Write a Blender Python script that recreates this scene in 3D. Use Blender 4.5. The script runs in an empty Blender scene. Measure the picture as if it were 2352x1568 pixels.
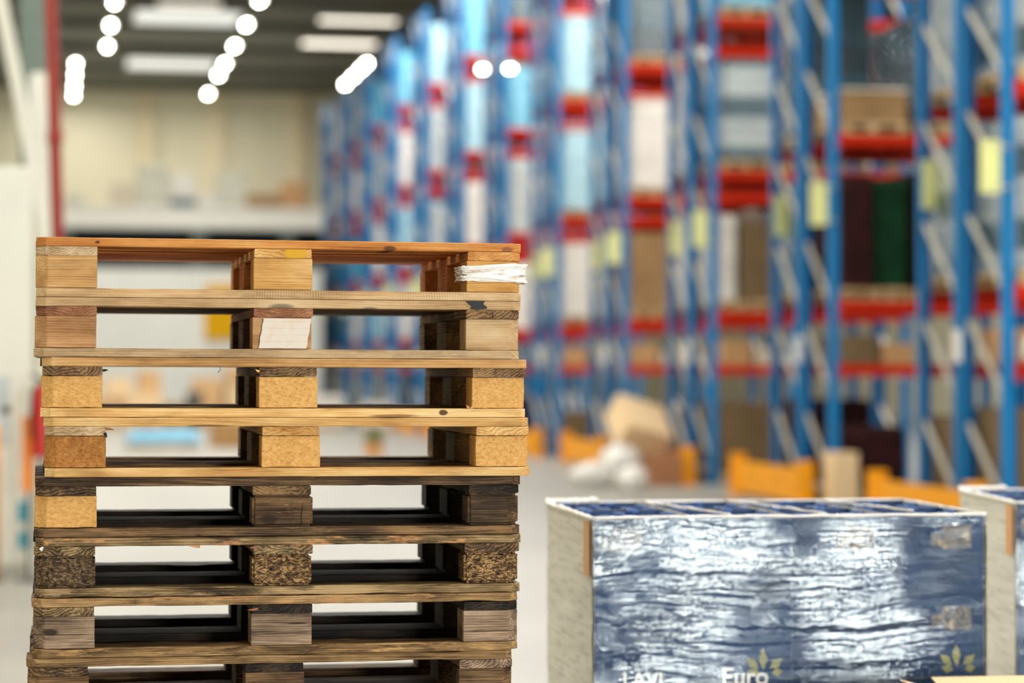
import bpy, bmesh, math, random
from mathutils import Vector, noise, Matrix

S = bpy.context.scene
C = S.collection
R = math.radians

# ------------------------------------------------------------------ camera
EYE = Vector((0.0, 0.0, 1.58))
cd = bpy.data.cameras.new('camera')
cam = bpy.data.objects.new('camera', cd)
C.objects.link(cam)
cam.location = EYE
cam.rotation_euler = (R(90 + 0.629), 0, R(-10.668))
cd.sensor_width = 36.0
cd.lens = 36.0 * 5553.0 / 2352.0
cd.clip_start, cd.clip_end = 0.1, 400
cd.dof.use_dof = True
cd.dof.focus_distance = 6.02
cd.dof.aperture_fstop = 1.75
S.camera = cam

# ------------------------------------------------------------------ view and world
S.view_settings.view_transform = 'Standard'
S.view_settings.look = 'None'
S.view_settings.gamma = 1.0
S.view_settings.exposure = 0.0
S.view_settings.use_curve_mapping = False
wd = bpy.data.worlds.new('daylight')
S.world = wd
wd.use_nodes = True
wd.node_tree.nodes['Background'].inputs[0].default_value = (0.93, 0.97, 1.0, 1)
wd.node_tree.nodes['Background'].inputs[1].default_value = 0.5


def area(name, loc, rot, sx, sy, watts, col):
    l = bpy.data.lights.new(name, 'AREA')
    l.shape = 'RECTANGLE'
    l.size, l.size_y, l.energy, l.color = sx, sy, watts, col
    o = bpy.data.objects.new(name, l)
    C.objects.link(o)
    o.location, o.rotation_euler = loc, rot
    return o


WARM = (1.0, 0.96, 0.88)
for lx in (-3.9, 0.6, 5.4, 10.2, 15.0):            # rows of strip lamps under the roof
    area('strip_lamp_light', (lx, 30, 11.7), (0, 0, 0), 0.5, 60, 3000 if lx > 9 else 2200, WARM)
for lk in range(2, 8):                              # added unseen lights over the aisles, brightening the rack faces
    area('aisle_fill_light', (10.6, 22.62 + 5.2 * lk + 2.6, 11.5), (R(-18), 0, 0), 4.0, 0.3, 420, WARM)
area('mezzanine_fill_light', (3.5, 62.5, 11.7), (0, 0, 0), 9.0, 0.5, 900, WARM)  # added out of view to brighten the mezzanine front and end wall
# daylight through the open loading door behind the camera
area('loading_door_daylight', (6.6, -12.15, 2.5), (R(90), 0, R(0)), 4.3, 4.7, 2600, (1.0, 0.98, 0.95))


# ------------------------------------------------------------------ material helpers
def lin(c):
    if isinstance(c, str):
        c = [int(c[i:i + 2], 16) / 255 for i in (0, 2, 4)]
    return tuple((x / 12.92 if x <= 0.04045 else ((x + 0.055) / 1.055) ** 2.4) for x in c[:3]) + (1.0,)


class NT:
    def __init__(s, name):
        s.m = bpy.data.materials.new(name)
        s.m.use_nodes = True
        s.t = s.m.node_tree
        s.bsdf = s.t.nodes['Principled BSDF']
        s.out = s.t.nodes['Material Output']

    def n(s, typ, **kw):
        nd = s.t.nodes.new(typ)
        for k, v in kw.items():
            if k.startswith('_'):
                setattr(nd, k[1:], v)
            else:
                key = int(k[1:]) if k[0] == 'i' and k[1:].isdigit() else k
                s.put(nd.inputs[key], v)
        return nd

    def put(s, sock, v):
        if isinstance(v, bpy.types.NodeSocket):
            s.t.links.new(v, sock)
        else:
            sock.default_value = v

    def math(s, op, a, b=0.0, c=None, clamp=False):
        nd = s.n('ShaderNodeMath', _operation=op, _use_clamp=clamp, i0=a, i1=b)
        if c is not None:
            s.put(nd.inputs[2], c)
        return nd.outputs[0]

    def mix(s, f, a, b):
        nd = s.n('ShaderNodeMix', _data_type='RGBA')
        s.put(nd.inputs[0], f)
        s.put(nd.inputs[6], a)
        s.put(nd.inputs[7], b)
        return nd.outputs[2]

    def ramp(s, f, stops):
        nd = s.n('ShaderNodeValToRGB', i0=f)
        e = nd.color_ramp.elements
        while len(e) < len(stops):
            e.new(0.5)
        for el, (p, c) in zip(e, stops):
            el.position = p
            el.color = c if len(c) == 4 else tuple(c) + (1,)
        return nd.outputs[0]

    def map01(s, f, lo, hi):
        nd = s.n('ShaderNodeMapRange', i0=f, i1=lo, i2=hi)
        return nd.outputs[0]

    def noise(s, vec, scale, detail=3.0, rough=0.55, dist=0.0):
        return s.n('ShaderNodeTexNoise', Vector=vec, Scale=scale, Detail=detail, Roughness=rough, Distortion=dist).outputs[0]

    def mapping(s, vec, scale=(1, 1, 1), rot=(0, 0, 0), loc=(0, 0, 0)):
        return s.n('ShaderNodeMapping', Vector=vec, Scale=scale, Rotation=rot, Location=loc).outputs[0]

    def bump(s, h, strength, dist):
        return s.n('ShaderNodeBump', Strength=strength, Distance=dist, Height=h).outputs[0]


def coords(t, spread=9.0):
    """object coordinates shifted by a different amount for every object"""
    tc = t.n('ShaderNodeTexCoord').outputs['Object']
    rnd = t.n('ShaderNodeObjectInfo').outputs['Random']
    off = t.n('ShaderNodeVectorMath', _operation='SCALE', i0=(spread, spread * 0.73, spread * 1.31), Scale=rnd).outputs[0]
    return tc, rnd, t.n('ShaderNodeVectorMath', _operation='ADD', i0=tc, i1=off).outputs[0]


_mats = {}


def plain(name, col, rough=0.6, metal=0.0, var=0.12, scale=3.0, bumpy=0.0, coat=0.0, spec=0.5):
    if name in _mats:
        return _mats[name]
    t = NT(name)
    tc, rnd, v = coords(t)
    c = lin(col)
    k = t.noise(v, scale, 4.0)
    lo = tuple(x * (1 - var) for x in c[:3]) + (1,)
    hi = tuple(min(1, x * (1 + var)) for x in c[:3]) + (1,)
    t.put(t.bsdf.inputs['Base Color'], t.ramp(k, [(0.3, lo), (0.7, hi)]))
    t.put(t.bsdf.inputs['Roughness'], rough)
    t.put(t.bsdf.inputs['Metallic'], metal)
    t.put(t.bsdf.inputs['Coat Weight'], coat)
    t.put(t.bsdf.inputs['Specular IOR Level'], spec)
    if bumpy:
        t.put(t.bsdf.inputs['Normal'], t.bump(t.noise(v, scale * 12, 5.0), 0.5, bumpy))
    _mats[name] = t.m
    return t.m


def emitter(name, col, strength):
    t = NT(name)
    t.put(t.bsdf.inputs['Base Color'], lin(col))
    t.put(t.bsdf.inputs['Emission Color'], lin(col))
    t.put(t.bsdf.inputs['Emission Strength'], strength)
    return t.m


def wood(name, dark, mid, light, axis='X', grime=0.35, grime_col='33291f', ring=55.0, contrast=1.0,
         streak=None, saw=False, marks=()):
    """solid wood: growth rings about an axis along the grain, fibre streaks, weather stains"""
    t = NT(name)
    tc, rnd, v = coords(t)
    st = {'X': (0.05, 1, 1), 'Y': (1, 0.05, 1), 'Z': (1, 1, 0.05)}[axis]
    c2 = t.math('SUBTRACT', rnd, 0.5)
    off = t.n('ShaderNodeCombineXYZ', i0=t.math('MULTIPLY', c2, 0.09), i1=t.math('MULTIPLY', c2, 0.11), i2=t.math('MULTIPLY_ADD', rnd, 0.1, 0.02)).outputs[0]
    vr = t.n('ShaderNodeVectorMath', _operation='ADD', i0=tc, i1=off).outputs[0]
    vr = t.mapping(vr, (st[0] if axis == 'X' else 1, st[1] if axis == 'Y' else 1, st[2] if axis == 'Z' else 1))
    wob = t.n('ShaderNodeTexNoise', Vector=t.mapping(v, (st[0] * 2, st[1] * 2, st[2] * 2)), Scale=9.0, Detail=2.0).outputs[1]
    vr = t.n('ShaderNodeVectorMath', _operation='MULTIPLY_ADD', i0=wob, i1=(0.05, 0.05, 0.05), i2=vr).outputs[0]
    # mid point of a 1.2 x 0.8 pallet lies in ring centre; repeat the trunk every 0.4 m
    sx = t.n('ShaderNodeSeparateXYZ', i0=vr)
    a, b = {'X': (1, 2), 'Y': (0, 2), 'Z': (0, 1)}[axis]
    pa = t.math('PINGPONG', sx.outputs[a], 0.13)
    pb = t.math('PINGPONG', sx.outputs[b], 0.17)
    d = t.math('SQRT', t.math('ADD', t.math('MULTIPLY', pa, pa), t.math('MULTIPLY', pb, pb)))
    rings = t.math('MULTIPLY_ADD', t.math('SINE', t.math('MULTIPLY', d, ring * 20)), 0.5, 0.5)
    fib = t.noise(t.mapping(v, st), 140.0, 5.0, 0.65)
    broad = t.noise(t.mapping(v, tuple(x if x == 1 else 0.22 for x in st)), 14.0, 4.0, 0.6)
    ra = 0.08 if axis == 'X' else 0.13
    k = t.math('MULTIPLY_ADD', rings, ra, t.math('MULTIPLY', fib, 0.34 if contrast > 1 else 0.2))
    k = t.math('MULTIPLY_ADD', broad, 0.66, k)
    k = t.math('MULTIPLY_ADD', t.math('SUBTRACT', k, 0.50 + ra / 2 - (0 if contrast > 1 else 0.07)), contrast * 2.2, 0.5)
    col = t.ramp(k, [(0.15, lin(dark)), (0.5, lin(mid)), (0.85, lin(light))])
    if streak:
        sk = t.noise(t.mapping(v, tuple(x * 1.0 if x == 1 else 0.16 for x in st)), 34.0, 5.0, 0.7)
        col = t.mix(t.math('MULTIPLY', t.map01(sk, 0.555, 0.60), 0.8), col, lin(streak))
        sk2 = t.noise(t.mapping(v, tuple(x * 0.9 if x == 1 else 0.2 for x in st), (0, 0, 0), (3, 1, 2)), 26.0, 5.0, 0.7)
        col = t.mix(t.math('MULTIPLY', t.map01(sk2, 0.57, 0.64), 0.7), col, lin(dark))
    g = t.noise(t.mapping(v, tuple(x if x == 1 else 0.35 for x in st)), 22.0, 5.0, 0.7)
    col = t.mix(t.math('MULTIPLY', t.map01(g, 0.50, 0.76), grime), col, lin(grime_col))
    cr = t.noise(t.mapping(v, tuple(x if x == 1 else 0.03 for x in st)), 75.0, 2.0, 0.5)
    crack = t.math('SUBTRACT', 1.0, t.map01(t.math('ABSOLUTE', t.math('SUBTRACT', cr, 0.6)), 0.0, 0.012), clamp=True)
    crk = t.math('MULTIPLY', crack, min(0.9, max(0.0, (contrast - 0.8) * 1.8)))
    col = t.mix(crk, col, lin('120d09'))
    fine = t.noise(v, 420.0, 2.0)
    col = t.mix(t.math('MULTIPLY', t.map01(fine, 0.64, 0.74), 0.35 * min(1, grime * 2)), col, lin(grime_col))
    if saw:   # saw marks across the board edge
        sxx = t.n('ShaderNodeSeparateXYZ', i0=tc)
        w = t.math('SINE', t.math('MULTIPLY', sxx.outputs[0], 950.0))
        gate = t.math('MULTIPLY', t.map01(t.noise(t.mapping(v, (1, 0.2, 0.2)), 4.5, 2.0), 0.45, 0.6), t.map01(w, -0.2, 0.7))
        col = t.mix(t.math('MULTIPLY', gate, 0.55), col, lin(grime_col))
    for (mx, mz, rx, rz, mc, soft) in marks:     # knots, paint and stains at their own place
        sp = t.n('ShaderNodeSeparateXYZ', i0=t.n('ShaderNodeVectorMath', _operation='MULTIPLY_ADD', i0=wob, i1=(0.02, 0.02, 0.012), i2=tc).outputs[0])
        dx = t.math('DIVIDE', t.math('SUBTRACT', sp.outputs[0], mx + 0.01), rx)
        dz = t.math('DIVIDE', t.math('SUBTRACT', sp.outputs[2], mz + 0.006), rz)
        q = t.math('ADD', t.math('MULTIPLY', dx, dx), t.math('MULTIPLY', dz, dz))
        f = t.n('ShaderNodeMapRange', i0=q, i1=1.0 + soft, i2=max(0.0, 1.0 - soft), i3=0.0, i4=0.9).outputs[0]
        col = t.mix(f, col, lin(mc))
    val = t.math('MULTIPLY_ADD', t.math('SUBTRACT', rnd, 0.5), 0.22, 1.0)
    hs = t.n('ShaderNodeHueSaturation', Value=val, Color=col)
    t.put(t.bsdf.inputs['Base Color'], hs.outputs[0])
    t.put(t.bsdf.inputs['Roughness'], 0.72)
    t.put(t.bsdf.inputs['Specular IOR Level'], 0.25)
    t.put(t.bsdf.inputs['Normal'], t.bump(t.math('ADD', fib, t.math('MULTIPLY', g, 0.6)), 0.55, 0.0012 * contrast))
    return t.m


def chipboard(name, dark, mid, light, grime=0.3, flake=150.0, contrast=1.0):
    t = NT(name)
    tc, rnd, v = coords(t)
    warp = t.n('ShaderNodeTexNoise', Vector=v, Scale=60.0, Detail=2.0).outputs[1]
    vv = t.n('ShaderNodeVectorMath', _operation='MULTIPLY_ADD', i0=warp, i1=(0.02, 0.02, 0.02), i2=v).outputs[0]
    cell = t.n('ShaderNodeTexVoronoi', Vector=t.mapping(vv, (0.45, 0.45, 1.2), (0, 0.25, 0)), Scale=flake)
    cs = t.n('ShaderNodeSeparateColor', i0=cell.outputs['Color']).outputs[0]
    n1 = t.noise(v, 90.0, 4.0, 0.7)
    n2 = t.noise(v, 16.0, 4.0, 0.6)
    k = t.math('MULTIPLY_ADD', cs, 0.26 * contrast, t.math('MULTIPLY', n1, 0.74))
    k = t.math('SUBTRACT', k, 0.13 * (contrast - 1))
    col = t.ramp(k, [(0.5 - 0.42 / contrast, lin(dark)), (0.5, lin(mid)), (0.5 + 0.42 / contrast, lin(light))])
    pit = t.noise(t.mapping(v, (0.6, 0.6, 1.5)), 170.0, 2.0)
    col = t.mix(t.math('MULTIPLY', t.map01(pit, 0.63, 0.72), 0.6), col, lin(dark))
    col = t.mix(t.math('MULTIPLY', t.map01(n2, 0.48, 0.72), grime), col, lin(dark))
    t.put(t.bsdf.inputs['Base Color'], col)
    t.put(t.bsdf.inputs['Roughness'], 0.8)
    t.put(t.bsdf.inputs['Specular IOR Level'], 0.2)
    h = t.math('SUBTRACT', t.math('MULTIPLY', cs, 0.5), t.map01(pit, 0.6, 0.7))
    t.put(t.bsdf.inputs['Normal'], t.bump(h, 0.6, 0.0016 * contrast))
    return t.m


# ------------------------------------------------------------------ mesh helpers
class MB:
    def __init__(s):
        s.v, s.f, s.mi = [], [], []

    def add(s, vs, fs, mi=0):
        o = len(s.v)
        s.v += [tuple(p) for p in vs]
        s.f += [tuple(i + o for i in f) for f in fs]
        s.mi += [mi] * len(fs)

    def box(s, a, b, mi=0, front=None):
        x0, y0, z0 = a
        x1, y1, z1 = b
        vs = [(x0, y0, z0), (x1, y0, z0), (x1, y1, z0), (x0, y1, z0), (x0, y0, z1), (x1, y0, z1), (x1, y1, z1), (x0, y1, z1)]
        fs = [(0, 3, 2, 1), (4, 5, 6, 7), (0, 1, 5, 4), (1, 2, 6, 5), (2, 3, 7, 6), (3, 0, 4, 7)]
        s.add(vs, fs, mi)
        if front is not None:       # the two faces across Y in another material
            s.mi[-4] = front
            s.mi[-2] = front

    def bar(s, p, q, w, h=None, mi=0, up=(0, 0, 1)):
        p, q = Vector(p), Vector(q)
        d = (q - p).normalized()
        u = Vector(up)
        if abs(d.dot(u)) > 0.95:
            u = Vector((0, 1, 0))
        r = d.cross(u).normalized() * (w / 2)
        u = r.cross(d).normalized() * ((h or w) / 2)
        vs = [e + sx * r + sy * u for e in (p, q) for sx, sy in ((-1, -1), (1, -1), (1, 1), (-1, 1))]
        s.add(vs, [(0, 1, 2, 3), (7, 6, 5, 4), (0, 4, 5, 1), (1, 5, 6, 2), (2, 6, 7, 3), (3, 7, 4, 0)], mi)

    def lathe(s, prof, c=(0, 0, 0), n=20, mi=0, ax='Z'):
        vs, fs = [], []
        for r, z in prof:
            for i in range(n):
                a = 2 * math.pi * i / n
                p = (r * math.cos(a), r * math.sin(a), z)
                if ax == 'X':
                    p = (p[2], p[0], p[1])
                if ax == 'Y':
                    p = (p[0], p[2], p[1])
                vs.append((p[0] + c[0], p[1] + c[1], p[2] + c[2]))
        for j in range(len(prof) - 1):
            for i in range(n):
                k = (i + 1) % n
                fs.append((j * n + i, j * n + k, (j + 1) * n + k, (j + 1) * n + i))
        fs.append(tuple(range(n))[::-1])
        fs.append(tuple((len(prof) - 1) * n + i for i in range(n)))
        s.add(vs, fs, mi)

    def tube(s, pts, r, n=8, mi=0):
        vs, fs = [], []
        pts = [Vector(p) for p in pts]
        for i, p in enumerate(pts):
            d = (pts[min(i + 1, len(pts) - 1)] - pts[max(i - 1, 0)]).normalized()
            u = d.orthogonal() if abs(d.z) > 0.9 else Vector((0, 0, 1))
            a = d.cross(u).normalized()
            b = a.cross(d).normalized()
            rr = r[i] if isinstance(r, (list, tuple)) else r
            for k in range(n):
                t = 2 * math.pi * k / n
                vs.append(p + a * (rr * math.cos(t)) + b * (rr * math.sin(t)))
        for j in range(len(pts) - 1):
            for i in range(n):
                k = (i + 1) % n
                fs.append((j * n + i, j * n + k, (j + 1) * n + k, (j + 1) * n + i))
        fs.append(tuple(range(n))[::-1])
        fs.append(tuple((len(pts) - 1) * n + i for i in range(n)))
        s.add(vs, fs, mi)

    def mesh(s, name, mats=(), smooth=False):
        m = bpy.data.meshes.new(name)
        m.from_pydata(s.v, [], s.f)
        for x in (mats if isinstance(mats, (list, tuple)) else (mats,)):
            m.materials.append(x)
        m.polygons.foreach_set('material_index', s.mi)
        if smooth:
            m.polygons.foreach_set('use_smooth', [True] * len(m.polygons))
        m.update()
        return m

    def build(s, name, mats, parent=None, smooth=False):
        o = bpy.data.objects.new(name, s.mesh(name, mats, smooth))
        C.objects.link(o)
        o.parent = parent
        return o


def put(name, me, parent=None, mat=None):
    o = bpy.data.objects.new(name, me)
    C.objects.link(o)
    o.parent = parent
    if mat is not None:
        o.material_slots[0].link = 'OBJECT'
        o.material_slots[0].material = mat
    return o


def tag(o, label, cat, group=None):
    o['label'], o['category'] = label, cat
    if group:
        o['group'] = group
    return o


def thing(name, label, cat, loc=(0, 0, 0), rz=0.0, group=None):
    o = bpy.data.objects.new(name, None)
    o.empty_display_size = 0.2
    C.objects.link(o)
    o.location, o.rotation_euler = loc, (0, 0, rz)
    return tag(o, label, cat, group)


def struct(o):
    o['kind'] = 'structure'
    return o


def copy_tree(o, parent=None):
    c = o.copy()
    C.objects.link(c)
    if parent is not None:
        c.parent = parent
    for ch in list(o.children):
        copy_tree(ch, c)
    return c


def n1(x, s):
    return noise.noise(Vector((x, s * 7.31, s * 3.77)))


# ================================================================== the hall
t = NT('concrete_floor')
tc, rnd, v = coords(t, 0)
k = t.math('ADD', t.math('MULTIPLY', t.noise(tc, 0.6, 5.0), 0.6), t.math('MULTIPLY', t.noise(tc, 9.0, 5.0, 0.65), 0.4))
t.put(t.bsdf.inputs['Base Color'], t.ramp(k, [(0.3, lin('82807a')), (0.7, lin('99978f'))]))
t.put(t.bsdf.inputs['Roughness'], 0.42)
t.put(t.bsdf.inputs['Specular IOR Level'], 0.35)
FLOOR = t.m

t = NT('cream_wall_panels')
tc, rnd, v = coords(t, 0)
sx = t.n('ShaderNodeSeparateXYZ', i0=tc)
rib = t.math('SINE', t.math('MULTIPLY', sx.outputs[0], 18.0))
seam = t.map01(t.math('PINGPONG', sx.outputs[0], 2.6), 2.52, 2.6)
base = t.mix(t.math('MULTIPLY', seam, 0.25), lin('d8d2b8'), lin('bdb69b'))
t.put(t.bsdf.inputs['Base Color'], base)
t.put(t.bsdf.inputs['Roughness'], 0.6)
t.put(t.bsdf.inputs['Normal'], t.bump(rib, 0.3, 0.02))
WALL = t.m
CEIL = plain('dark_roof_deck', '6c6d62', 0.8, var=0.08, scale=0.4)
WHITE = plain('white_paint', 'e6e5de', 0.5, var=0.04)
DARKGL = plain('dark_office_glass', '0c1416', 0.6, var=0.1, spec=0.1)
OFFW = plain('office_wall_white', 'e4e6e2', 0.6, var=0.04, scale=0.5)


def sbox(name, a, b, m):
    mb = MB()
    mb.box(a, b)
    return struct(mb.build(name, m))


sbox('floor', (-8, -14, -0.25), (26, 93.3, 0.0), FLOOR)
sbox('wall_back', (-8, 93, 0), (26, 93.3, 12.3), WALL)
sbox('wall_left', (-8.3, -14, 0), (-8, 93.3, 12.3), WALL)
sbox('wall_right', (26, -14, 0), (26.3, 93.3, 12.3), WALL)
sbox('ceiling', (-8.3, -14, 12.3), (26.3, 93.3, 12.6), CEIL)
WALLF = plain('front_wall_grey', '8d8c84', 0.7, var=0.05, scale=0.5)
fw = MB()            # wall behind the camera with the loading door opening in it
fw.box((-8.3, -12.3, 0), (4.4, -12.0, 12.3))
fw.box((8.8, -12.3, 0), (26.3, -12.0, 12.3))
fw.box((4.4, -12.3, 4.9), (8.8, -12.0, 12.3))
struct(fw.build('wall_front', WALLF))
PUR = plain('roof_purlin_paint', '54554c', 0.7, var=0.05)
for i in range(8):
    y = 53.3 + i * 5.5
    sbox('trim_%d' % (i + 1), (-8, y, 12.04), (26, y + 0.22, 12.29), PUR)
# pale columns on the back wall
for i, x in enumerate((3.1, 5.75, 8.9)):
    sbox('trim_%d' % (i + 9), (x, 92.72, 0), (x + 0.5, 92.995, 12.29), plain('wall_column_cream', 'dccfae', 0.6))

# mezzanine with white parapet, dark office glazing under it
mz = MB()
mz.box((-7.9, 74.0, 5.84), (8.05, 92.9, 5.95))
mz.box((-7.9, 74.0, 5.95), (8.05, 74.12, 6.40))
mz.box((-7.9, 73.9, 6.35), (8.1, 74.2, 6.46))
struct(mz.build('mezzanine', WHITE))
ow = MB()
ow.box((-7.9, 74.02, 0), (8.0, 74.32, 4.6))
struct(ow.build('wall_office', OFFW))
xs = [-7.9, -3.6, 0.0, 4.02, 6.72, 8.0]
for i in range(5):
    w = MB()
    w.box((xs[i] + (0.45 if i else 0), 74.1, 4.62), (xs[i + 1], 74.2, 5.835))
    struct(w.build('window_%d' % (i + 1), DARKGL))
for i in range(1, 5):
    sbox('trim_%d' % (i + 11), (xs[i] + 0.002, 74.0, 4.605), (xs[i] + 0.447, 74.3, 5.835), plain('office_pillar_grey', '4b554f', 0.6))

# skylights in the roof, plus two glowing panels imitating reflections on it
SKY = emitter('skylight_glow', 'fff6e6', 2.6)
ROOFGLOW = emitter('roof_reflection_glow', 'f2f4f2', 0.7)  # emission stands in for soft light reflected off roof and ducts
FRM = plain('skylight_frame_grey', '8a8b84', 0.5)
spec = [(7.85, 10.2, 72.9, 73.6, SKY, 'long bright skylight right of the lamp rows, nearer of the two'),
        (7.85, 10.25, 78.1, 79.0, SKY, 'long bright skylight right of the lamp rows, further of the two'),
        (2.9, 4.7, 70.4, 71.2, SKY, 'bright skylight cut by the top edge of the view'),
        (2.3, 5.4, 72.2, 74.9, ROOFGLOW, 'pale glow panel imitating roof reflections between the two left lamp rows'),
        (2.4, 5.4, 83.6, 86.2, ROOFGLOW, 'pale glow panel imitating roof reflections close to the cream end wall')]
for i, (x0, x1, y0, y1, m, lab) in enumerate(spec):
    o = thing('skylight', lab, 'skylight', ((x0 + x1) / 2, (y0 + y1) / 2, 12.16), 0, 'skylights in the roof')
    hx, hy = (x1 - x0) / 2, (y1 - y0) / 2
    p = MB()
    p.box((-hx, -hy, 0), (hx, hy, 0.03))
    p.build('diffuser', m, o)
    fr = MB()
    for a, b in (((-hx - .08, -hy - .08, 0), (hx + .08, -hy, .139)), ((-hx - .08, hy, 0), (hx + .08, hy + .08, .139)),
                 ((-hx - .08, -hy, 0), (-hx, hy, .139)), ((hx, -hy, 0), (hx + .08, hy, .139))):
        fr.box(a, b)
    fr.build('frame', FRM, o)

# hanging lamps
LAMP = emitter('lamp_glow', 'fffbe8', 55.0)
HOUS = plain('lamp_housing_white', 'd9d9d2', 0.4)
rows = [(5.45, (66.2, 71.0, 75.8, 80.3, 83.4, 89.2), 'the middle lamp row'),
        (1.54, (67.3, 71.9, 76.6), 'the second lamp row from the left'),
        (0.6, (81.2, 84.3, 87.5, 90.6), 'the lamp row along the far left'),
        (10.05, (79.4, 80.9, 83.0, 85.2), 'the lamp row above the racks')]
ORD = ['first', 'second', 'third', 'fourth', 'fifth', 'sixth', 'seventh', 'eighth', 'ninth', 'tenth', 'eleventh', 'twelfth',
       'thirteenth', 'fourteenth', 'fifteenth', 'sixteenth', 'seventeenth', 'eighteenth', 'nineteenth', 'twentieth',
       'twenty-first', 'twenty-second', 'twenty-third', 'twenty-fourth']
proto = None


def lamp(x, y, z, lab, grp, drop=0.62):
    global proto
    if proto is None:
        proto = thing('hanging_lamp', lab, 'lamp', (0, 0, 0))
        b = MB()
        b.box((-0.11, -0.42, 0.06), (0.11, 0.42, 0.16))
        b.box((-0.14, -0.43, 0.03), (-0.11, 0.43, 0.12))
        b.box((0.11, -0.43, 0.03), (0.14, 0.43, 0.12))
        b.build('housing', HOUS, proto)
        b = MB()
        b.box((-0.05, -0.36, 0.015), (0.05, 0.36, 0.058))
        b.build('diffuser', LAMP, proto)
        for yy in (-0.36, 0.36):
            b = MB()
            b.bar((0, yy, 0.16), (0, yy, 0.69), 0.012)
            b.build('hanger', FRM, proto)
        o = proto
    else:
        o = copy_tree(proto)
    o.location = (x, y, z)
    o['label'], o['group'] = lab, grp
    area('hall_lamp_light', (x, y, z - 0.02), (0, 0, 0), 0.08, 0.7, 85, WARM)
    return o


for x, ys, nm in rows:
    for i, y in enumerate(ys):
        lamp(x, y, 11.6, 'hanging white hall lamp, %s from the camera in %s' % (ORD[i], nm), 'hanging hall lamps')


# ================================================================== pallets
def board(L, W, T, seed, amp, axis='X', cuts=(0, 0), cham=None, cutside=0, fine=1.0):
    """A sawn board from 0..L along its axis, 0..W across, 0..T up. cuts = corner cut length at either end on the outer side(s),
    cham(s) = chamfer of the upper outer edge."""
    n = 64
    st = [i / n * L for i in range(n + 1)]
    for c in (0.008, 0.016, 0.024):
        st += [c, L - c]
    st = sorted(set(round(s, 5) for s in st))
    mb = MB()
    b = 0.0018
    vs = []
    for s in st:
        e = [amp * (0.7 * n1(s * 6, seed + q * 11) + 0.5 * n1(s * 24, seed + q * 5 + 3) + 0.35 * n1(s * 95 * fine, seed + q * 3 + 7)) for q in range(8)]
        w0, w1 = 0.0 + e[0] * 0.6, W + e[1] * 0.6
        for end, d in ((0, s), (1, L - s)):
            if d < 0.024 and cuts[end]:
                k = cuts[end] * (1 - d / 0.024)
                if cutside in (0, 2):
                    w0 += k
                if cutside in (1, 2):
                    w1 -= k
        chip = amp * 1.6 * max(0.0, n1(s * 9 + 4, seed * 1.7) - 0.25) / 0.5
        z0, z1 = max(0.0, e[2] * 0.5) + chip, T - abs(e[3]) * 0.6 - amp * 1.2 * max(0.0, n1(s * 7 + 9, seed * 2.3) - 0.3) / 0.5
        zz0, zz1 = max(0.0, e[4] * 0.4), T - abs(e[5]) * 0.5
        c = max(b, cham(s) if cham else 0)
        cs = [(w0, z0 + b), (w0 + b, z0 - chip * .5), (w1 - b, zz0), (w1, zz0 + b), (w1, zz1 - b), (w1 - b, zz1), (w0 + c * 1.3, z1), (w0, z1 - c)]
        jit = amp * 0.5 if s in (st[0], st[-1]) else 0
        for (w, z) in cs:
            a = s + jit * n1(w * 60 + z * 90, seed)
            vs.append((a, w, z) if axis == 'X' else (w, a, z))
    fs = []
    m = len(st)
    for i in range(m - 1):
        for q in range(8):
            r = (q + 1) % 8
            f = (i * 8 + q, (i + 1) * 8 + q, (i + 1) * 8 + r, i * 8 + r)
            fs.append(f if axis != 'X' else f)
    fs.append(tuple(range(8)))
    fs.append(tuple((m - 1) * 8 + q for q in range(7, -1, -1)))
    mb.add(vs, fs)
    return mb


def shift(mb, d):
    mb.v = [(x + d[0], y + d[1], z + d[2]) for x, y, z in mb.v]
    return mb


def block_mesh(a, b, seed, corner=None, rough=0.0006, bev=0.0015, rounded=False):
    """A spacer block; corner = which upright edge is cut away."""
    bm = bmesh.new()
    r = bmesh.ops.create_cube(bm, size=1.0)
    for v in bm.verts:
        v.co = Vector(tuple(a[i] + (v.co[i] + 0.5) * (b[i] - a[i]) for i in range(3)))
    if corner:
        for e in list(bm.edges):
            p, q = e.verts
            if abs(p.co.z - q.co.z) > 0.01:
                if abs(p.co.x - (a[0] if corner[0] < 0 else b[0])) < 1e-4 and abs(p.co.y - (a[1] if corner[1] < 0 else b[1])) < 1e-4:
                    bmesh.ops.bevel(bm, geom=[e], offset=0.029, segments=1, affect='EDGES')
                    break
    bmesh.ops.bevel(bm, geom=[e for e in bm.edges], offset=bev * (4 if rounded else 1), segments=3 if rounded else 1, affect='EDGES')
    bmesh.ops.subdivide_edges(bm, edges=[e for e in bm.edges if e.calc_length() > 0.03], cuts=9, use_grid_fill=True)
    bmesh.ops.triangulate(bm, faces=[f for f in bm.faces if len(f.verts) > 4])
    bm.normal_update()
    for v in bm.verts:
        p = v.co * 38 + Vector((seed * 3.1, seed, 0))
        v.co += v.normal * (rough * (noise.noise(p) + 0.7 * noise.noise(p * 3.1)) - rough * 0.9)
    me = bpy.data.meshes.new('block')
    bm.to_mesh(me)
    bm.free()
    return me


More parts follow.
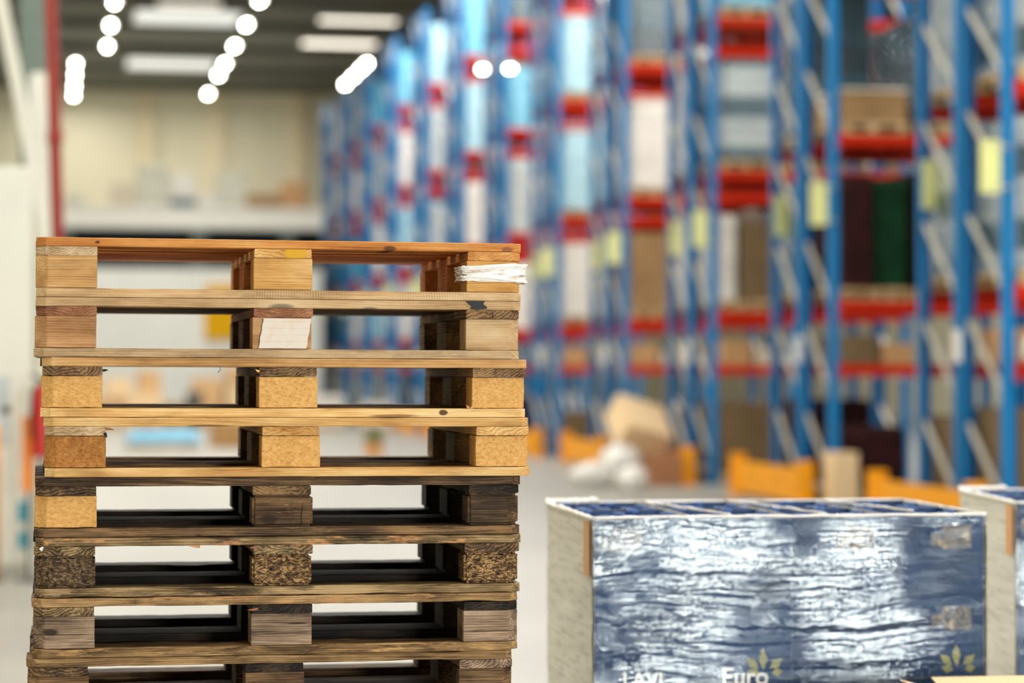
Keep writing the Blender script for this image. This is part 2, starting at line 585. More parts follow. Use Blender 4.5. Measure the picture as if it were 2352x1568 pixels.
# wood tones as seen: (dark, mid, light)
W = {
    'orange_pine': ('985524', 'cd8843', 'e6b06c'),
    'tan_pine': ('8a6236', 'c3965e', 'e3bf88'),
    'yellow_pine': ('a06c30', 'd39f58', 'edc688'),
    'pale_pine': ('b07c42', 'dbaf6d', 'f7dca6'),
    'rosy_pine': ('8a5c36', 'bd8f60', 'dcb486'),
    'buff': ('8a6c46', 'c6a275', 'e2c79c'),
    'red_brown': ('5e3a24', '946142', 'b98a64'),
    'grey_tan': ('84694a', 'b99b73', 'dac29c'),
    'dusky': ('3d2b1b', '775a3b', 'a4835a'),
    'old_brown': ('1d140d', '54402b', '94744e'),
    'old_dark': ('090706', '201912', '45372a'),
    'old_grey': ('2b2117', '75603f', 'b4986e'),
    'old_tan': ('43311f', '92734b', 'c6a371'),
    'mauve_grey': ('4a3a2d', '8d7660', 'b9a085'),
}


def wd_(tone, axis='X', **kw):
    key = ('wood', tone, axis, repr(sorted(kw.items())))
    if key not in _mats:
        old = tone.startswith(('old', 'mauve', 'dusky'))
        d = dict(grime=0.55 if old else 0.3, contrast=1.25 if old else 0.9)
        d.update(kw)
        _mats[key] = wood('wood_' + tone, *W[tone], axis=axis, **d)
    return _mats[key]


CH_Y = chipboard('chip_block_yellow', 'ae7a3a', 'dca962', 'f0cb8c', 0.18, 320)
CH_O = chipboard('chip_block_orange', '6b3f1c', 'b47a3d', 'd9a363', 0.45, 320)
CH_B = chipboard('chip_block_brown', '221911', '6b5237', 'c09a66', 0.45, 300, 1.7)
CH_D = chipboard('chip_block_dark', '1c1611', '54432f', '94795a', 0.6, 300, 1.6)

Y0 = 5.97          # front plane of the stack
PITCH = 0.146


class Spec:
    pass


def pallet(idx, cx, ztop, label, deck, string, blocks, bottom, amp, seed, inner_deck=None, inner='tan_pine', dy=0.0, yaw=0.0, chip=(), rnd_blocks=(),
           deck_kw={}, bot_kw={}, str_kw=({}, {}, {}), blk_kw=({}, {}, {}), chm=0.011, bw=(0.148, 0.146, 0.140)):
    root = thing('wooden_pallet', label, 'pallet', (cx, Y0 + dy, ztop - PITCH + 0.0002), yaw, 'stacked wooden pallets')
    rng = random.Random(seed * 17 + 3)
    T1, BH = 0.0222, 0.0788
    zb, zs, zd = T1, T1 + BH, T1 * 2 + BH
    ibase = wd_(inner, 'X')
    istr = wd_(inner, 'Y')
    # bottom boards
    def cham(s):
        c = 0.0
        for a, b in ((0.148, 0.527), (0.673, 1.058)):
            if a < s < b:
                c = max(c, min(1, (s - a) / 0.045, (b - s) / 0.045) * chm)
        return c
    for j, (y, w) in enumerate(((0.0, 0.1), (0.3275, 0.145), (0.70, 0.1))):
        front = j == 0
        mb = board(1.2, w, T1 - 0.0004, seed + j * 3.3, amp, 'X', (0.023, 0.023) if j != 1 else (0, 0), cham if front else None, 0 if j == 0 else 1)
        shift(mb, (-0.6 + rng.uniform(-.003, .003), y + (rng.uniform(-.003, .001) if front else 0), 0.0))
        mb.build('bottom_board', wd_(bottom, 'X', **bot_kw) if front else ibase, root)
    # blocks
    for j, (y, d) in enumerate(((0.0, 0.1), (0.3275, 0.145), (0.70, 0.1))):
        for i, x in enumerate((0.0, 0.527, 1.2 - bw[2])):
            front = j == 0
            w = bw[i]
            fy = rng.uniform(0.000, 0.006) if front else 0
            cor = {(0, 0): (-1, -1), (2, 0): (1, -1), (0, 2): (-1, 1), (2, 2): (1, 1)}.get((i, j))
            spec_ = blocks[i] if front else None
            isch = front and not isinstance(spec_, str)
            me = block_mesh((-0.6 + x, y + fy, zb), (-0.6 + x + w, y + d, zs - 0.0003), seed + i * 5.3 + j * 1.9, cor,
                            0.0013 if isch else 0.0005, 0.0018, i in rnd_blocks)
            o = put('block', me, root)
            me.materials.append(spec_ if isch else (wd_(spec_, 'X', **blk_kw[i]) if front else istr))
    # stringer boards run front to back: their end grain shows
    for i, x in enumerate((0.0, 0.527, 1.2 - bw[2])):
        w = bw[i] - rng.uniform(0.0, 0.006)
        mb = board(0.8, w, T1 - 0.0003, seed + 40 + i * 2.7, amp, 'Y', (0.023, 0.023) if i != 1 else (0, 0), None, 0 if i == 0 else 1, 1.0)
        shift(mb, (-0.6 + x + rng.uniform(0, 0.004), rng.uniform(-.002, .004), zs))
        mb.build('stringer_board', wd_(string[i], 'Y', ring=40.0, **str_kw[i]), root)
    # deck boards
    for j, (y, w) in enumerate(((0.0, 0.145), (0.186, 0.1), (0.3275, 0.145), (0.514, 0.1), (0.655, 0.145))):
        front = j == 0
        mb = board(1.2, w, T1 - 0.0004, seed + 60 + j * 4.1, amp, 'X', (0.023, 0.023) if j in (0, 4) else (0, 0), None, 0 if j == 0 else 1)
        shift(mb, (-0.6 + rng.uniform(-.004, .004), y + (rng.uniform(-.003, .0) if front else 0), zd))
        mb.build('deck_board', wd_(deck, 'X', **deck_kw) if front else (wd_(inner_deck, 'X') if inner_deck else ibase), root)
    return root


KN = '5a3218'
p1 = pallet(0, 0.549, 1.8965, 'orange-brown wooden pallet on top of the stack, film looped on one block', 'orange_pine',
            ('grey_tan', 'yellow_pine', 'orange_pine'), ('tan_pine', 'yellow_pine', 'yellow_pine'), 'buff', 0.0010, 1.3, inner='orange_pine',
            deck_kw=dict(marks=((0.262, 0.127, 0.016, 0.006, KN, 0.5), (0.56, 0.128, 0.014, 0.008, '8f5a38', 0.5), (-0.45, 0.133, 0.006, 0.004, KN, 0.5))),
            bot_kw=dict(saw=True, grime=0.45), str_kw=({}, dict(marks=((0.03, 0.113, 0.028, 0.02, 'd8a52a', 0.4),)), {}))
p2 = pallet(1, 0.547, 1.7505, 'greyish tan wooden pallet, second from the top, white paper on its middle block', 'buff',
            ('red_brown', 'red_brown', 'dusky'), ('rosy_pine', 'rosy_pine', 'buff'), 'grey_tan', 0.0011, 2.9, inner='dusky',
            deck_kw=dict(marks=((0.0, 0.125, 0.03, 0.008, '7d7460', 0.6), (0.22, 0.122, 0.02, 0.006, '7d7460', 0.6))), bot_kw=dict(grime=0.5), str_kw=({}, {}, dict(marks=((0.53, 0.112, 0.0012, 0.012, '0d0906', 0.4),))))
p3 = pallet(2, 0.562, 1.6045, 'tan wooden pallet third from the top, dark end grain above yellow blocks', 'tan_pine',
            ('dusky', 'dusky', 'dusky'), (CH_Y, CH_Y, CH_Y), 'pale_pine', 0.0009, 4.1, inner='dusky', dy=-0.004,
            bot_kw=dict(marks=((0.385, 0.012, 0.011, 0.007, '3d2415', 0.3), (0.26, 0.004, 0.06, 0.004, '8d6a3c', 0.5))))
p4 = pallet(3, 0.569, 1.4585, 'pale tan wooden pallet fourth from the top, orange chip block on one corner', 'pale_pine',
            ('grey_tan', 'yellow_pine', 'pale_pine'), (CH_O, CH_Y, CH_Y), 'pale_pine', 0.0009, 5.7, inner='dusky', dy=-0.008,
            deck_kw=dict(marks=((-0.2, 0.124, 0.05, 0.003, '7a5a34', 0.5),)), bw=(0.150, 0.146, 0.139))
p5 = pallet(4, 0.547, 1.3125, 'dark weathered pallet fifth from the top, one fresh yellow corner block', 'old_brown',
            ('old_brown', 'dusky', 'old_dark'), (CH_Y, 'dusky', 'old_brown'), 'old_brown', 0.0026, 7.2, inner='old_dark', chm=0.008,
            bot_kw=dict(streak='8c6c48'), rnd_blocks=(1, 2), blk_kw=({}, dict(streak='a98659', marks=((0.0, 0.062, 0.075, 0.0016, '0d0906', 0.4), (0.05, 0.05, 0.0016, 0.03, '0d0906', 0.4), (-0.03, 0.04, 0.02, 0.012, '2a1e14', 0.6))), {}), bw=(0.150, 0.150, 0.134))
p6 = pallet(5, 0.546, 1.1665, 'grey weathered pallet sixth from the top on rough brown chipboard blocks', 'old_grey',
            ('old_grey', 'old_grey', 'old_brown'), (CH_D, CH_B, CH_B), 'old_grey', 0.0036, 8.8, inner='old_dark', chm=0.012,
            deck_kw=dict(streak='cf9660'), bot_kw=dict(streak='a58a64'), rnd_blocks=(0, 1, 2), bw=(0.148, 0.148, 0.144))
p7 = pallet(6, 0.544, 1.0205, 'weathered pallet seventh from the top with grey solid wood blocks', 'old_tan',
            ('old_grey', 'old_dark', 'old_dark'), ('mauve_grey', 'mauve_grey', 'mauve_grey'), 'old_tan', 0.0032, 9.9, inner='old_dark', chm=0.012,
            deck_kw=dict(streak='b98a5c'), bot_kw=dict(streak='c49a64'), str_kw=({}, {}, {}),
            blk_kw=(dict(marks=((-0.555, 0.062, 0.018, 0.008, '241c15', 0.5), (-0.53, 0.055, 0.08, 0.0012, '120d09', 0.5))), dict(marks=((0.02, 0.05, 0.07, 0.0011, '2a2018', 0.5), (0.045, 0.073, 0.025, 0.002, '2a2018', 0.5))), dict(marks=((0.53, 0.048, 0.08, 0.0011, '1d1610', 0.5),))), bw=(0.148, 0.150, 0.143))
p8 = pallet(7, 0.531, 0.8745, 'brown weathered pallet eighth from the top, cut off by the lower edge of the view', 'old_tan',
            ('old_brown', 'old_dark', 'mauve_grey'), ('dusky', 'dusky', 'old_brown'), 'old_brown', 0.003, 11.4, inner='old_brown', chm=0.01, dy=0.01)
for i, p in enumerate((p1, p2, p3, p4, p5, p6, p7, p8)):
    p.rotation_euler = (0, R(0.27 if i < 6 else 0.2), 0)
for k in range(5):      # the lower part of the stack, below the frame
    c = copy_tree(p8)
    c.location = (0.54 + 0.006 * math.sin(k * 2.1), Y0 + 0.005 * math.cos(k * 1.7), 0.8745 - PITCH * (k + 2))
    c.rotation_euler = (0, 0, 0)
    c['label'] = 'weathered wooden pallet low in the stack, ' + ('on the floor' if k == 4 else '%s up from the floor' % ORD[4 - k])

# label, tape, stretch-film loop on the two top pallets
PAPER = NT('faded_paper_label')
tcp, rn, vp = coords(PAPER, 0)
sp = PAPER.n('ShaderNodeSeparateXYZ', i0=tcp)
ln = PAPER.math('PINGPONG', sp.outputs[2], 0.0082)
inside = PAPER.math('MULTIPLY', PAPER.map01(ln, 0.0068, 0.0078), PAPER.map01(PAPER.noise(PAPER.mapping(tcp, (1, 1, 30)), 30.0, 2.0), 0.42, 0.55))
pc = PAPER.mix(PAPER.math('MULTIPLY', inside, 0.4), lin('dcd3c6'), lin('b28a66'))
pc = PAPER.mix(PAPER.math('MULTIPLY', PAPER.map01(PAPER.noise(tcp, 28.0, 4.0), 0.5, 0.75), 0.5), pc, lin('d9b490'))
PAPER.put(PAPER.bsdf.inputs['Base Color'], pc)
PAPER.put(PAPER.bsdf.inputs['Roughness'], 0.6)
mb = MB()
gx, gz = 16, 10
vs, fs = [], []
for j in range(gz + 1):
    for i in range(gx + 1):
        u, q = i / gx, j / gz
        x = -0.058 + u * (0.118 + 0.012 * q) + 0.012 * q * (1 - u) + 0.002 * n1(q * 9, 5)
        vs.append((x, -0.0016 - 0.0006 * abs(n1(u * 5 + q * 3, 2)), 0.0235 + q * 0.074))
for j in range(gz):
    for i in range(gx):
        k = j * (gx + 1) + i
        fs.append((k, k + 1, k + gx + 2, k + gx + 1))
mb.add(vs, fs)
o = mb.build('paper_label', PAPER.m, p2)
o['label'] = 'faded white paper label'

BLK = plain('black_tape', '14191c', 0.65, var=0.2, scale=60)
mb = MB()
out = [(0.458, 0.1446), (0.507, 0.1446), (0.502, 0.138), (0.512, 0.131), (0.512, 0.126), (0.487, 0.1235), (0.469, 0.126), (0.474, 0.131), (0.466, 0.138)]
n = len(out)
mb.add([(x, -0.0052, z) for x, z in out] + [(x, -0.0030, z) for x, z in out],
       [tuple(range(n)), tuple(range(2 * n - 1, n - 1, -1))] + [(i, i + n, (i + 1) % n + n, (i + 1) % n) for i in range(n)])
o = mb.build('tape_scrap', BLK, p2)
o['label'] = 'torn scrap of black tape'

t = NT('stretch_film_white')
tc, rnd, v = coords(t)
sheet = t.noise(t.mapping(v, (6, 6, 60)), 3.0, 4.0, 0.6)
d = t.n('ShaderNodeBsdfPrincipled', **{'Base Color': lin('f4f1ec'), 'Roughness': 0.25, 'Transmission Weight': 0.0})
t.put(d.inputs['Normal'], t.bump(sheet, 0.8, 0.002))
tr = t.n('ShaderNodeBsdfTransparent')
mx = t.n('ShaderNodeMixShader', i0=t.map01(sheet, 0.28, 0.52), i1=tr.outputs[0], i2=d.outputs[0])
t.put(t.out.inputs[0], mx.outputs[0])
FILMW = t.m

loop = thing('film_loop', 'white stretch film looped round a corner block of the top pallet', 'plastic film', (0.549 + 0.53, Y0 + 0.05, 1.8965 - PITCH + 0.046))


def loop_pt(a):      # rounded rectangle round the block
    ca, sa = math.cos(a), math.sin(a)
    hx, hy, pw = 0.083, 0.0575, 0.28
    return math.copysign(abs(ca) ** pw, ca) * hx, math.copysign(abs(sa) ** pw, sa) * hy


mb = MB()
NA, NZ = 150, 16
vs, fs = [], []
for i in range(NA):
    a = 2 * math.pi * i / NA
    x, y = loop_pt(a)
    u = (x + 0.083) / 0.166
    up = 0.037 + 0.012 * u + 0.003 * n1(a * 5, 3)
    lo = 0.003 - 0.004 * max(0, u - 0.5) * 2 + 0.003 * n1(a * 4, 9)
    for j in range(NZ + 1):
        q = j / NZ
        r = 1 + 0.02 * n1(a * 6 + q * 4, 4) + 0.02 * n1(q * 16 + a * 2, 8) + 0.012 * math.sin(q * math.pi)
        vs.append((x * r, y * r, lo + (up - lo) * q))
for i in range(NA):
    for j in range(NZ):
        p, q = i * (NZ + 1) + j, ((i + 1) % NA) * (NZ + 1) + j
        fs.append((p, q, q + 1, p + 1))
mb.add(vs, fs)
mb.build('film_band', FILMW, loop, True)
t = NT('stretch_film_rolled')
t.put(t.bsdf.inputs['Base Color'], lin('f2efe9'))
t.put(t.bsdf.inputs['Roughness'], 0.3)
FILMR = t.m
for s, (z0, z1, r0, sd) in enumerate(((0.036, 0.040, 0.0042, 1), (0.030, 0.036, 0.0032, 2), (0.003, 0.000, 0.0024, 3), (0.001, -0.010, 0.0034, 4))):
    pts, rs = [], []
    for i in range(121):
        a = 2 * math.pi * i / 120
        x, y = loop_pt(a)
        u = (x + 0.083) / 0.166
        if s == 3:
            z = 0.012 - 0.022 * max(0, (u - 0.35)) + 0.03 * (1 if y > 0.02 else 0) * 0.3
        else:
            z = z0 + (z1 - z0) * u
        w = 1.02 + 0.012 * n1(a * 3, sd)
        pts.append((x * w, y * w, z + 0.002 * n1(a * 5, sd + 4)))
        rs.append(r0 * (0.75 + 0.5 * abs(n1(a * 4, sd + 8))))
    mb = MB()
    mb.tube(pts, rs, 7)
    mb.build('rolled_film_edge', FILMR, loop, True)

# splinters that stick out of the weathered pallets
SPL = wd_('yellow_pine', 'X')


def splinter(parent, x, z, L, ang, m, y=-0.004, w=0.0035):
    mb = MB()
    d = Vector((math.cos(ang), -0.25, math.sin(ang)))
    p = Vector((x, y, z))
    nrm = Vector((-math.sin(ang), 0, math.cos(ang)))
    pts = [p - nrm * w, p + nrm * w, p + d * L * 0.6 + nrm * w * 0.8, p + d * L, p + d * L * 0.55 - nrm * w * 0.5]
    vs = pts + [q + Vector((0, 0.003, 0)) for q in pts]
    mb.add(vs, [(0, 1, 2, 3, 4), (9, 8, 7, 6, 5)] + [(i, (i + 1) % 5, (i + 1) % 5 + 5, i + 5) for i in range(5)])
    return mb.build('splinter', m, parent)


splinter(p4, -0.452, 0.118, 0.022, -0.15, wd_('red_brown', 'X'))
splinter(p4, -0.454, 0.108, 0.014, -1.2, wd_('old_dark', 'X'))
splinter(p3, -0.452, 0.113, 0.014, 0.1, wd_('old_dark', 'X'))
splinter(p3, -0.072, 0.112, 0.012, 2.6, SPL)
splinter(p3, 0.458, 0.021, 0.012, 1.2, SPL)
splinter(p3, 0.452, 0.022, 0.012, 2.2, SPL)
splinter(p6, -0.2, 0.121, 0.03, 3.05, wd_('rosy_pine', 'X'))
splinter(p6, -0.06, 0.119, 0.02, 3.2, wd_('red_brown', 'X'))
splinter(p7, -0.056, 0.113, 0.028, 3.2, wd_('red_brown', 'X'))
splinter(p7, 0.16, 0.133, 0.05, 0.1, wd_('rosy_pine', 'X'))
mb = MB()
mb.tube([(-0.03 + 0.003 * math.sin(i * 0.8) - 0.14, -0.003, 0.122 - 0.0022 * i) for i in range(7)], 0.0007, 5)
mb.build('bark_thread', wd_('old_dark', 'X'), p3)
o = splinter(p6, -0.584, 0.116, 0.012, 0.8, FILMR, -0.006, 0.005)
o.name = 'film_shred'

# ================================================================== wrapped blue goods
t = NT('blue_carton_print')
tc, rnd, v = coords(t)
k = t.noise(v, 5.0, 4.0)
t.put(t.bsdf.inputs['Base Color'], t.ramp(k, [(0.3, lin('032d4e')), (0.7, lin('063c66'))]))
t.put(t.bsdf.inputs['Roughness'], 0.5)
t.put(t.bsdf.inputs['Specular IOR Level'], 0.2)
BLUEC = t.m
BEIGE = plain('carton_side_grey', 'a29b8b', 0.6, var=0.12, scale=14)
NAVY = plain('carton_inside_navy', '0a447e', 0.5, var=0.15, scale=20)
ORANGE_P = plain('orange_print', 'dba878', 0.6, spec=0.2)
CREAM_P = plain('cream_lettering', 'e9e6d6', 0.5, var=0.03)
PHOTO = NT('product_picture')
tcp, rn, vp = coords(PHOTO)
cellp = PHOTO.n('ShaderNodeTexVoronoi', Vector=PHOTO.mapping(vp, (1, 1, 0.6)), Scale=60.0)
cv = PHOTO.n('ShaderNodeSeparateColor', i0=cellp.outputs['Color']).outputs[0]
PHOTO.put(PHOTO.bsdf.inputs['Base Color'], PHOTO.ramp(cv, [(0.0, lin('101218')), (0.5, lin('33281f')), (0.85, lin('54452f')), (1.0, lin('9a8455'))]))
PHOTO.put(PHOTO.bsdf.inputs['Roughness'], 0.4)
LEAF = plain('olive_splash_print', '8b8a4a', 0.5, var=0.25, scale=30)

t = NT('stretch_film_clear')
tc, rnd, v = coords(t)
sc_ = t.mapping(v, (0.45, 0.45, 9.0), (0, R(-1.0), 0))
warp = t.n('ShaderNodeTexNoise', Vector=v, Scale=2.6, Detail=3.0).outputs[1]
sc2 = t.n('ShaderNodeVectorMath', _operation='MULTIPLY_ADD', i0=warp, i1=(0.25, 0.25, 0.9), i2=sc_).outputs[0]
wr = t.noise(sc2, 4.2, 2.0, 0.45)
wr2 = t.noise(t.mapping(v, (2.0, 2.0, 22.0)), 5.5, 3.0, 0.6)
patch = t.noise(v, 3.4, 3.0, 0.55)
h = t.math('MULTIPLY_ADD', wr2, 0.22, wr)
nrm = t.bump(h, 1.0, 0.0135)
gl = t.n('ShaderNodeBsdfGlossy', Color=(0.86, 0.97, 1.0, 1), Roughness=0.06, Normal=nrm)
mk = t.n('ShaderNodeBsdfDiffuse', Color=lin('c3cdd0'), Normal=nrm)
tr = t.n('ShaderNodeBsdfTransparent', Color=(0.97, 0.985, 1.0, 1))
milk = t.math('MULTIPLY', t.map01(t.math('MULTIPLY_ADD', wr, 0.6, t.math('MULTIPLY', patch, 0.5)), 0.5, 0.75), 0.06)
m1 = t.n('ShaderNodeMixShader', i0=milk, i1=tr.outputs[0], i2=mk.outputs[0])
fr = t.n('ShaderNodeFresnel', IOR=1.5, Normal=nrm)
gf = t.math('MULTIPLY_ADD', t.map01(patch, 0.44, 0.62), 0.085, t.math('MULTIPLY_ADD', fr.outputs[0], 0.33, 0.0), clamp=True)
m2 = t.n('ShaderNodeMixShader', i0=gf, i1=m1.outputs[0], i2=gl.outputs[0])
t.put(t.out.inputs[0], m2.outputs[0])
FILM = t.m

t = NT('stretch_film_milky')
tc, rnd, v = coords(t)
wr = t.noise(t.mapping(v, (1.2, 1.2, 14.0)), 5.0, 5.0, 0.65)
nrm = t.bump(wr, 0.5, 0.003)
gl = t.n('ShaderNodeBsdfGlossy', Color=(0.9, 0.9, 0.88, 1), Roughness=0.25, Normal=nrm)
mk = t.n('ShaderNodeBsdfDiffuse', Color=lin('e0ded6'), Normal=nrm)
tr = t.n('ShaderNodeBsdfTransparent')
m1 = t.n('ShaderNodeMixShader', i0=t.map01(wr, -0.1, 0.5), i1=tr.outputs[0], i2=mk.outputs[0])
m2 = t.n('ShaderNodeMixShader', i0=0.1, i1=m1.outputs[0], i2=gl.outputs[0])
t.put(t.out.inputs[0], m2.outputs[0])
FILMM = t.m


def sheet(f, nu, nv):
    mb = MB()
    vs = [f(i / nu, j / nv) for j in range(nv + 1) for i in range(nu + 1)]
    fs = [(j * (nu + 1) + i, j * (nu + 1) + i + 1, (j + 1) * (nu + 1) + i + 1, (j + 1) * (nu + 1) + i) for j in range(nv) for i in range(nu)]
    mb.add(vs, fs)
    return mb


LW, LD, LH, NL = 1.212, 0.8, 0.2475, 4
load = thing('wrapped_load', 'blue carton load in shiny stretch film with open tray tops beside the pallet stack', 'pallet load', (1.578, 7.05, 0), R(-2.0), 'blue film-wrapped carton loads')
pb = MB()
for y0, y1 in ((0, .1), (.33, .47), (.7, .8)):
    pb.box((0, y0, 0), (LW, y1, .022))
    for x0 in (0, .53, LW - .145):
        pb.box((x0, y0, .022), (x0 + .145, y1, .1))
for x0 in (0, .53, LW - .145):
    pb.box((x0, 0, .1), (x0 + .145, LD, .122))
for y0, y1 in ((0, .145), (.19, .29), (.33, .47), (.51, .61), (.655, .8)):
    pb.box((0, y0, .122), (LW, y1, .143))
pb.build('pallet_base', wd_('grey_tan', 'X'), load)
cw, cdp = LW / 4, LD / 2


def carton(opened):
    mb = MB()
    g, th = 0.0003, 0.005
    if not opened:
        mb.box((g, g, 0), (cw - g, cdp - g, LH - .001), 0, 1)
        return mb.mesh('carton', [BEIGE, BLUEC])
    a, b, c, d, hh = g, cw - g, g, cdp - g, LH - .001
    mb.box((a, c, 0), (b, d, th), 0, 1)
    mb.box((a, c + th, th), (a + th, d - th, hh), 0)
    mb.box((b - th, c + th, th), (b, d - th, hh), 0)
    mb.box((a, c, th), (b, c + th, hh), 0, 1)
    mb.box((a, d - th, th), (b, d, hh), 0, 1)
    # liner: navy faces inside
    e = 0.0012
    mb.box((a + th, c + th, th), (a + th + e, d - th, hh - .004), 2)
    mb.box((b - th - e, c + th, th), (b - th, d - th, hh - .004), 2)
    mb.box((a + th + e, c + th, th), (b - th - e, c + th + e, hh - .004), 2)
    mb.box((a + th + e, d - th - e, th), (b - th - e, d - th, hh - .004), 2)
    return mb.mesh('carton', [BEIGE, BLUEC, NAVY])


mc, mo = carton(False), carton(True)
jar = MB()
jar.lathe([(0.034, 0), (0.036, 0.01), (0.036, 0.15), (0.028, 0.175), (0.018, 0.185), (0.018, 0.2)], n=14)
jarm = jar.mesh('goods', NAVY, True)
CAPB = plain('bottle_cap_blue', '2f5a96', 0.3)
capm = MB()
capm.lathe([(0.019, 0.2), (0.019, 0.218), (0.0, 0.219)], n=12)
capmm = capm.mesh('bottle_cap', CAPB, True)
picm = MB()
picm.box((0.17, -0.0016, 0.142), (0.262, -0.0004, 0.215))
picm.box((0.135, -0.0016, 0.15), (0.168, -0.0004, 0.19))
picm = picm.mesh('product_picture', PHOTO.m)
lf = MB()
for (x, z, a, L) in ((0.215, 0.03, 1.6, 0.07), (0.20, 0.035, 2.4, 0.05), (0.235, 0.035, 0.7, 0.05), (0.205, 0.02, 2.9, 0.04), (0.24, 0.022, 0.15, 0.035)):
    d = Vector((math.cos(a), 0, math.sin(a)))
    q = Vector((-d.z, 0, d.x)) * 0.014
    p = Vector((x, -0.0012, z))
    lf.add([p, p + d * L * .5 - q, p + d * L, p + d * L * .5 + q], [(0, 1, 2, 3)])
lfm = lf.mesh('splash_print', LEAF)


def letters(txt, size):
    cu = bpy.data.curves.new('lettering', 'FONT')
    cu.body = txt
    cu.size = size
    cu.extrude = 0.0004
    cu.offset = size * 0.012
    o = bpy.data.objects.new('lettering', cu)
    C.objects.link(o)
    bpy.context.view_layer.update()
    me = bpy.data.meshes.new_from_object(o.evaluated_get(bpy.context.evaluated_depsgraph_get()))
    bpy.data.objects.remove(o)
    me.materials.clear()
    me.materials.append(CREAM_P)
    return me


let_a, let_b = letters('LAVI', 0.062), letters('Euro', 0.075)
for L in range(NL):
    for j in range(2):
        for i in range(4):
            if j == 1 and L < NL - 1:
                o = put('carton', mc, load)
                o.location = (i * cw, j * cdp, .144 + L * LH)
                continue
            top = L == NL - 1
            o = put('carton', mo if top else mc, load)
            o.location = (i * cw, j * cdp, .144 + L * LH)
            if j == 0:
                if (L == 3 and i in (0, 2, 3)) or (L == 2 and i == 3):
                    q = put('product_picture', picm, o)
                    q.location = (-0.12 if i == 0 else 0, 0, 0 if L == 3 else 0.0)
                if L == 2 and i in (1, 3):
                    q = put('splash_print', lfm, o)
                if L == 2 and i < 2:
                    q = put('lettering', let_b if i % 2 else let_a, o)
                    q.location = (0.085, -0.001, -0.012)
                    q.rotation_euler = (R(90), 0, 0)
            if i == 0 and j == 0 and top:
                ob = MB()
                ob.box((-0.0165, 0.004, 0.07), (-0.0155, 0.09, 0.235))
                ob.build('orange_label', ORANGE_P, o)
for j in range(2):
    for i in range(4):
        for a in range(4):
            for b in range(5):
                gx, gy = i * cw + 0.042 + a * 0.0732, j * cdp + 0.045 + b * 0.0776
                if (i * 7 + j * 5 + a * 3 + b * 11) % 9 < 3:
                    continue
                if b > 2 and j == 0 and a % 2:
                    continue
bott = 0
for j in range(2):
    for i in range(4):
        for (a, b) in ((0, 0), (1, 0), (2, 0), (3, 0), (0, 4), (2, 4), (1, 2), (3, 2)):
            if bott >= 64:
                break
            o = put('bottle', jarm, load)
            o.location = (i * cw + 0.042 + a * 0.0732, j * cdp + 0.047 + b * 0.0766, .144 + 3 * LH + 0.0055)
            o.scale = (1, 1, 1.12)
            q = put('bottle_cap', capmm, o)
            bott += 1
HT = .144 + NL * LH


def wav(u, v, s):
    return 0.006 + 0.003 * noise.noise(Vector((u * 3, v * 16, s))) + 0.0008 * noise.noise(Vector((u * 9, v * 50, s + 4)))


sheet(lambda u, q: (-.006 + u * (LW + .012), -wav(u, q, 1) - 0.001, 0.06 + q * (HT - .055)), 120, 130).build('film_front', FILM, load, True)
sheet(lambda u, q: (-wav(u, q, 7) - 0.002, LD + .006 - u * (LD + .012), 0.06 + q * (HT - .055)), 70, 130).build('film_side', FILMM, load, True)
sheet(lambda u, q: (LW + wav(u, q, 9) + 0.001, -.006 + u * (LD + .012), 0.06 + q * (HT - .055)), 50, 80).build('film_side', FILMM, load, True)
sheet(lambda u, q: (LW + .006 - u * (LW + .012), LD + wav(u, q, 11), 0.06 + q * (HT - .055)), 50, 80).build('film_back', FILMM, load, True)
for sd, (a, b, r0) in enumerate((((-.01, -.008, HT), (LW + .004, -.008, HT), .0055), ((-.012, -.004, HT), (-.012, LD, HT), .010), ((LW + .006, 0, HT), (LW + .006, LD, HT), .004),
                                 ((-.012, LD + .006, HT), (.16, LD + .006, HT + .004), .016), ((.16, LD + .006, HT), (LW, LD + .006, HT), .0022))):
    A, B = Vector(a), Vector(b)
    pts = [A.lerp(B, i / 60) + Vector((0.002 * n1(i * .3, sd + 5), 0.002 * n1(i * .37, sd + 9), 0.003 * n1(i * .25, sd + 1))) for i in range(61)]
    rs = [r0 * (0.55 + 0.7 * abs(n1(i * 0.22, sd + 3))) for i in range(61)]
    mb = MB()
    mb.tube(pts, rs, 7)
    mb.build('rolled_film_edge', FILMR, load, True)
# film strands across the open tops
for sd, (xa, xb, ya, yb) in enumerate(((.30, .42, .78, .02), (.60, .72, .8, .02), (.92, 1.02, .75, .1))):
    mb = MB()
    mb.tube([(xa + (xb - xa) * i / 24, ya + (yb - ya) * i / 24, HT + .004 + .003 * n1(i * .4, sd)) for i in range(25)], [0.003 + 0.004 * abs(n1(i * .5, sd + 2)) for i in range(25)], 6)
    mb.build('film_strand', FILMR, load, True)

load2 = copy_tree(load)
BL = Vector((3.262, 8.40, 0))      # its far corner next to the first load
load2.rotation_euler = (0, 0, R(-8.4))
load2.location = BL - Matrix.Rotation(R(-8.4), 3, 'Z') @ Vector((0, LD, 0))
load2['label'] = 'second film-wrapped blue carton load, mostly past the edge of the view, grey side showing'

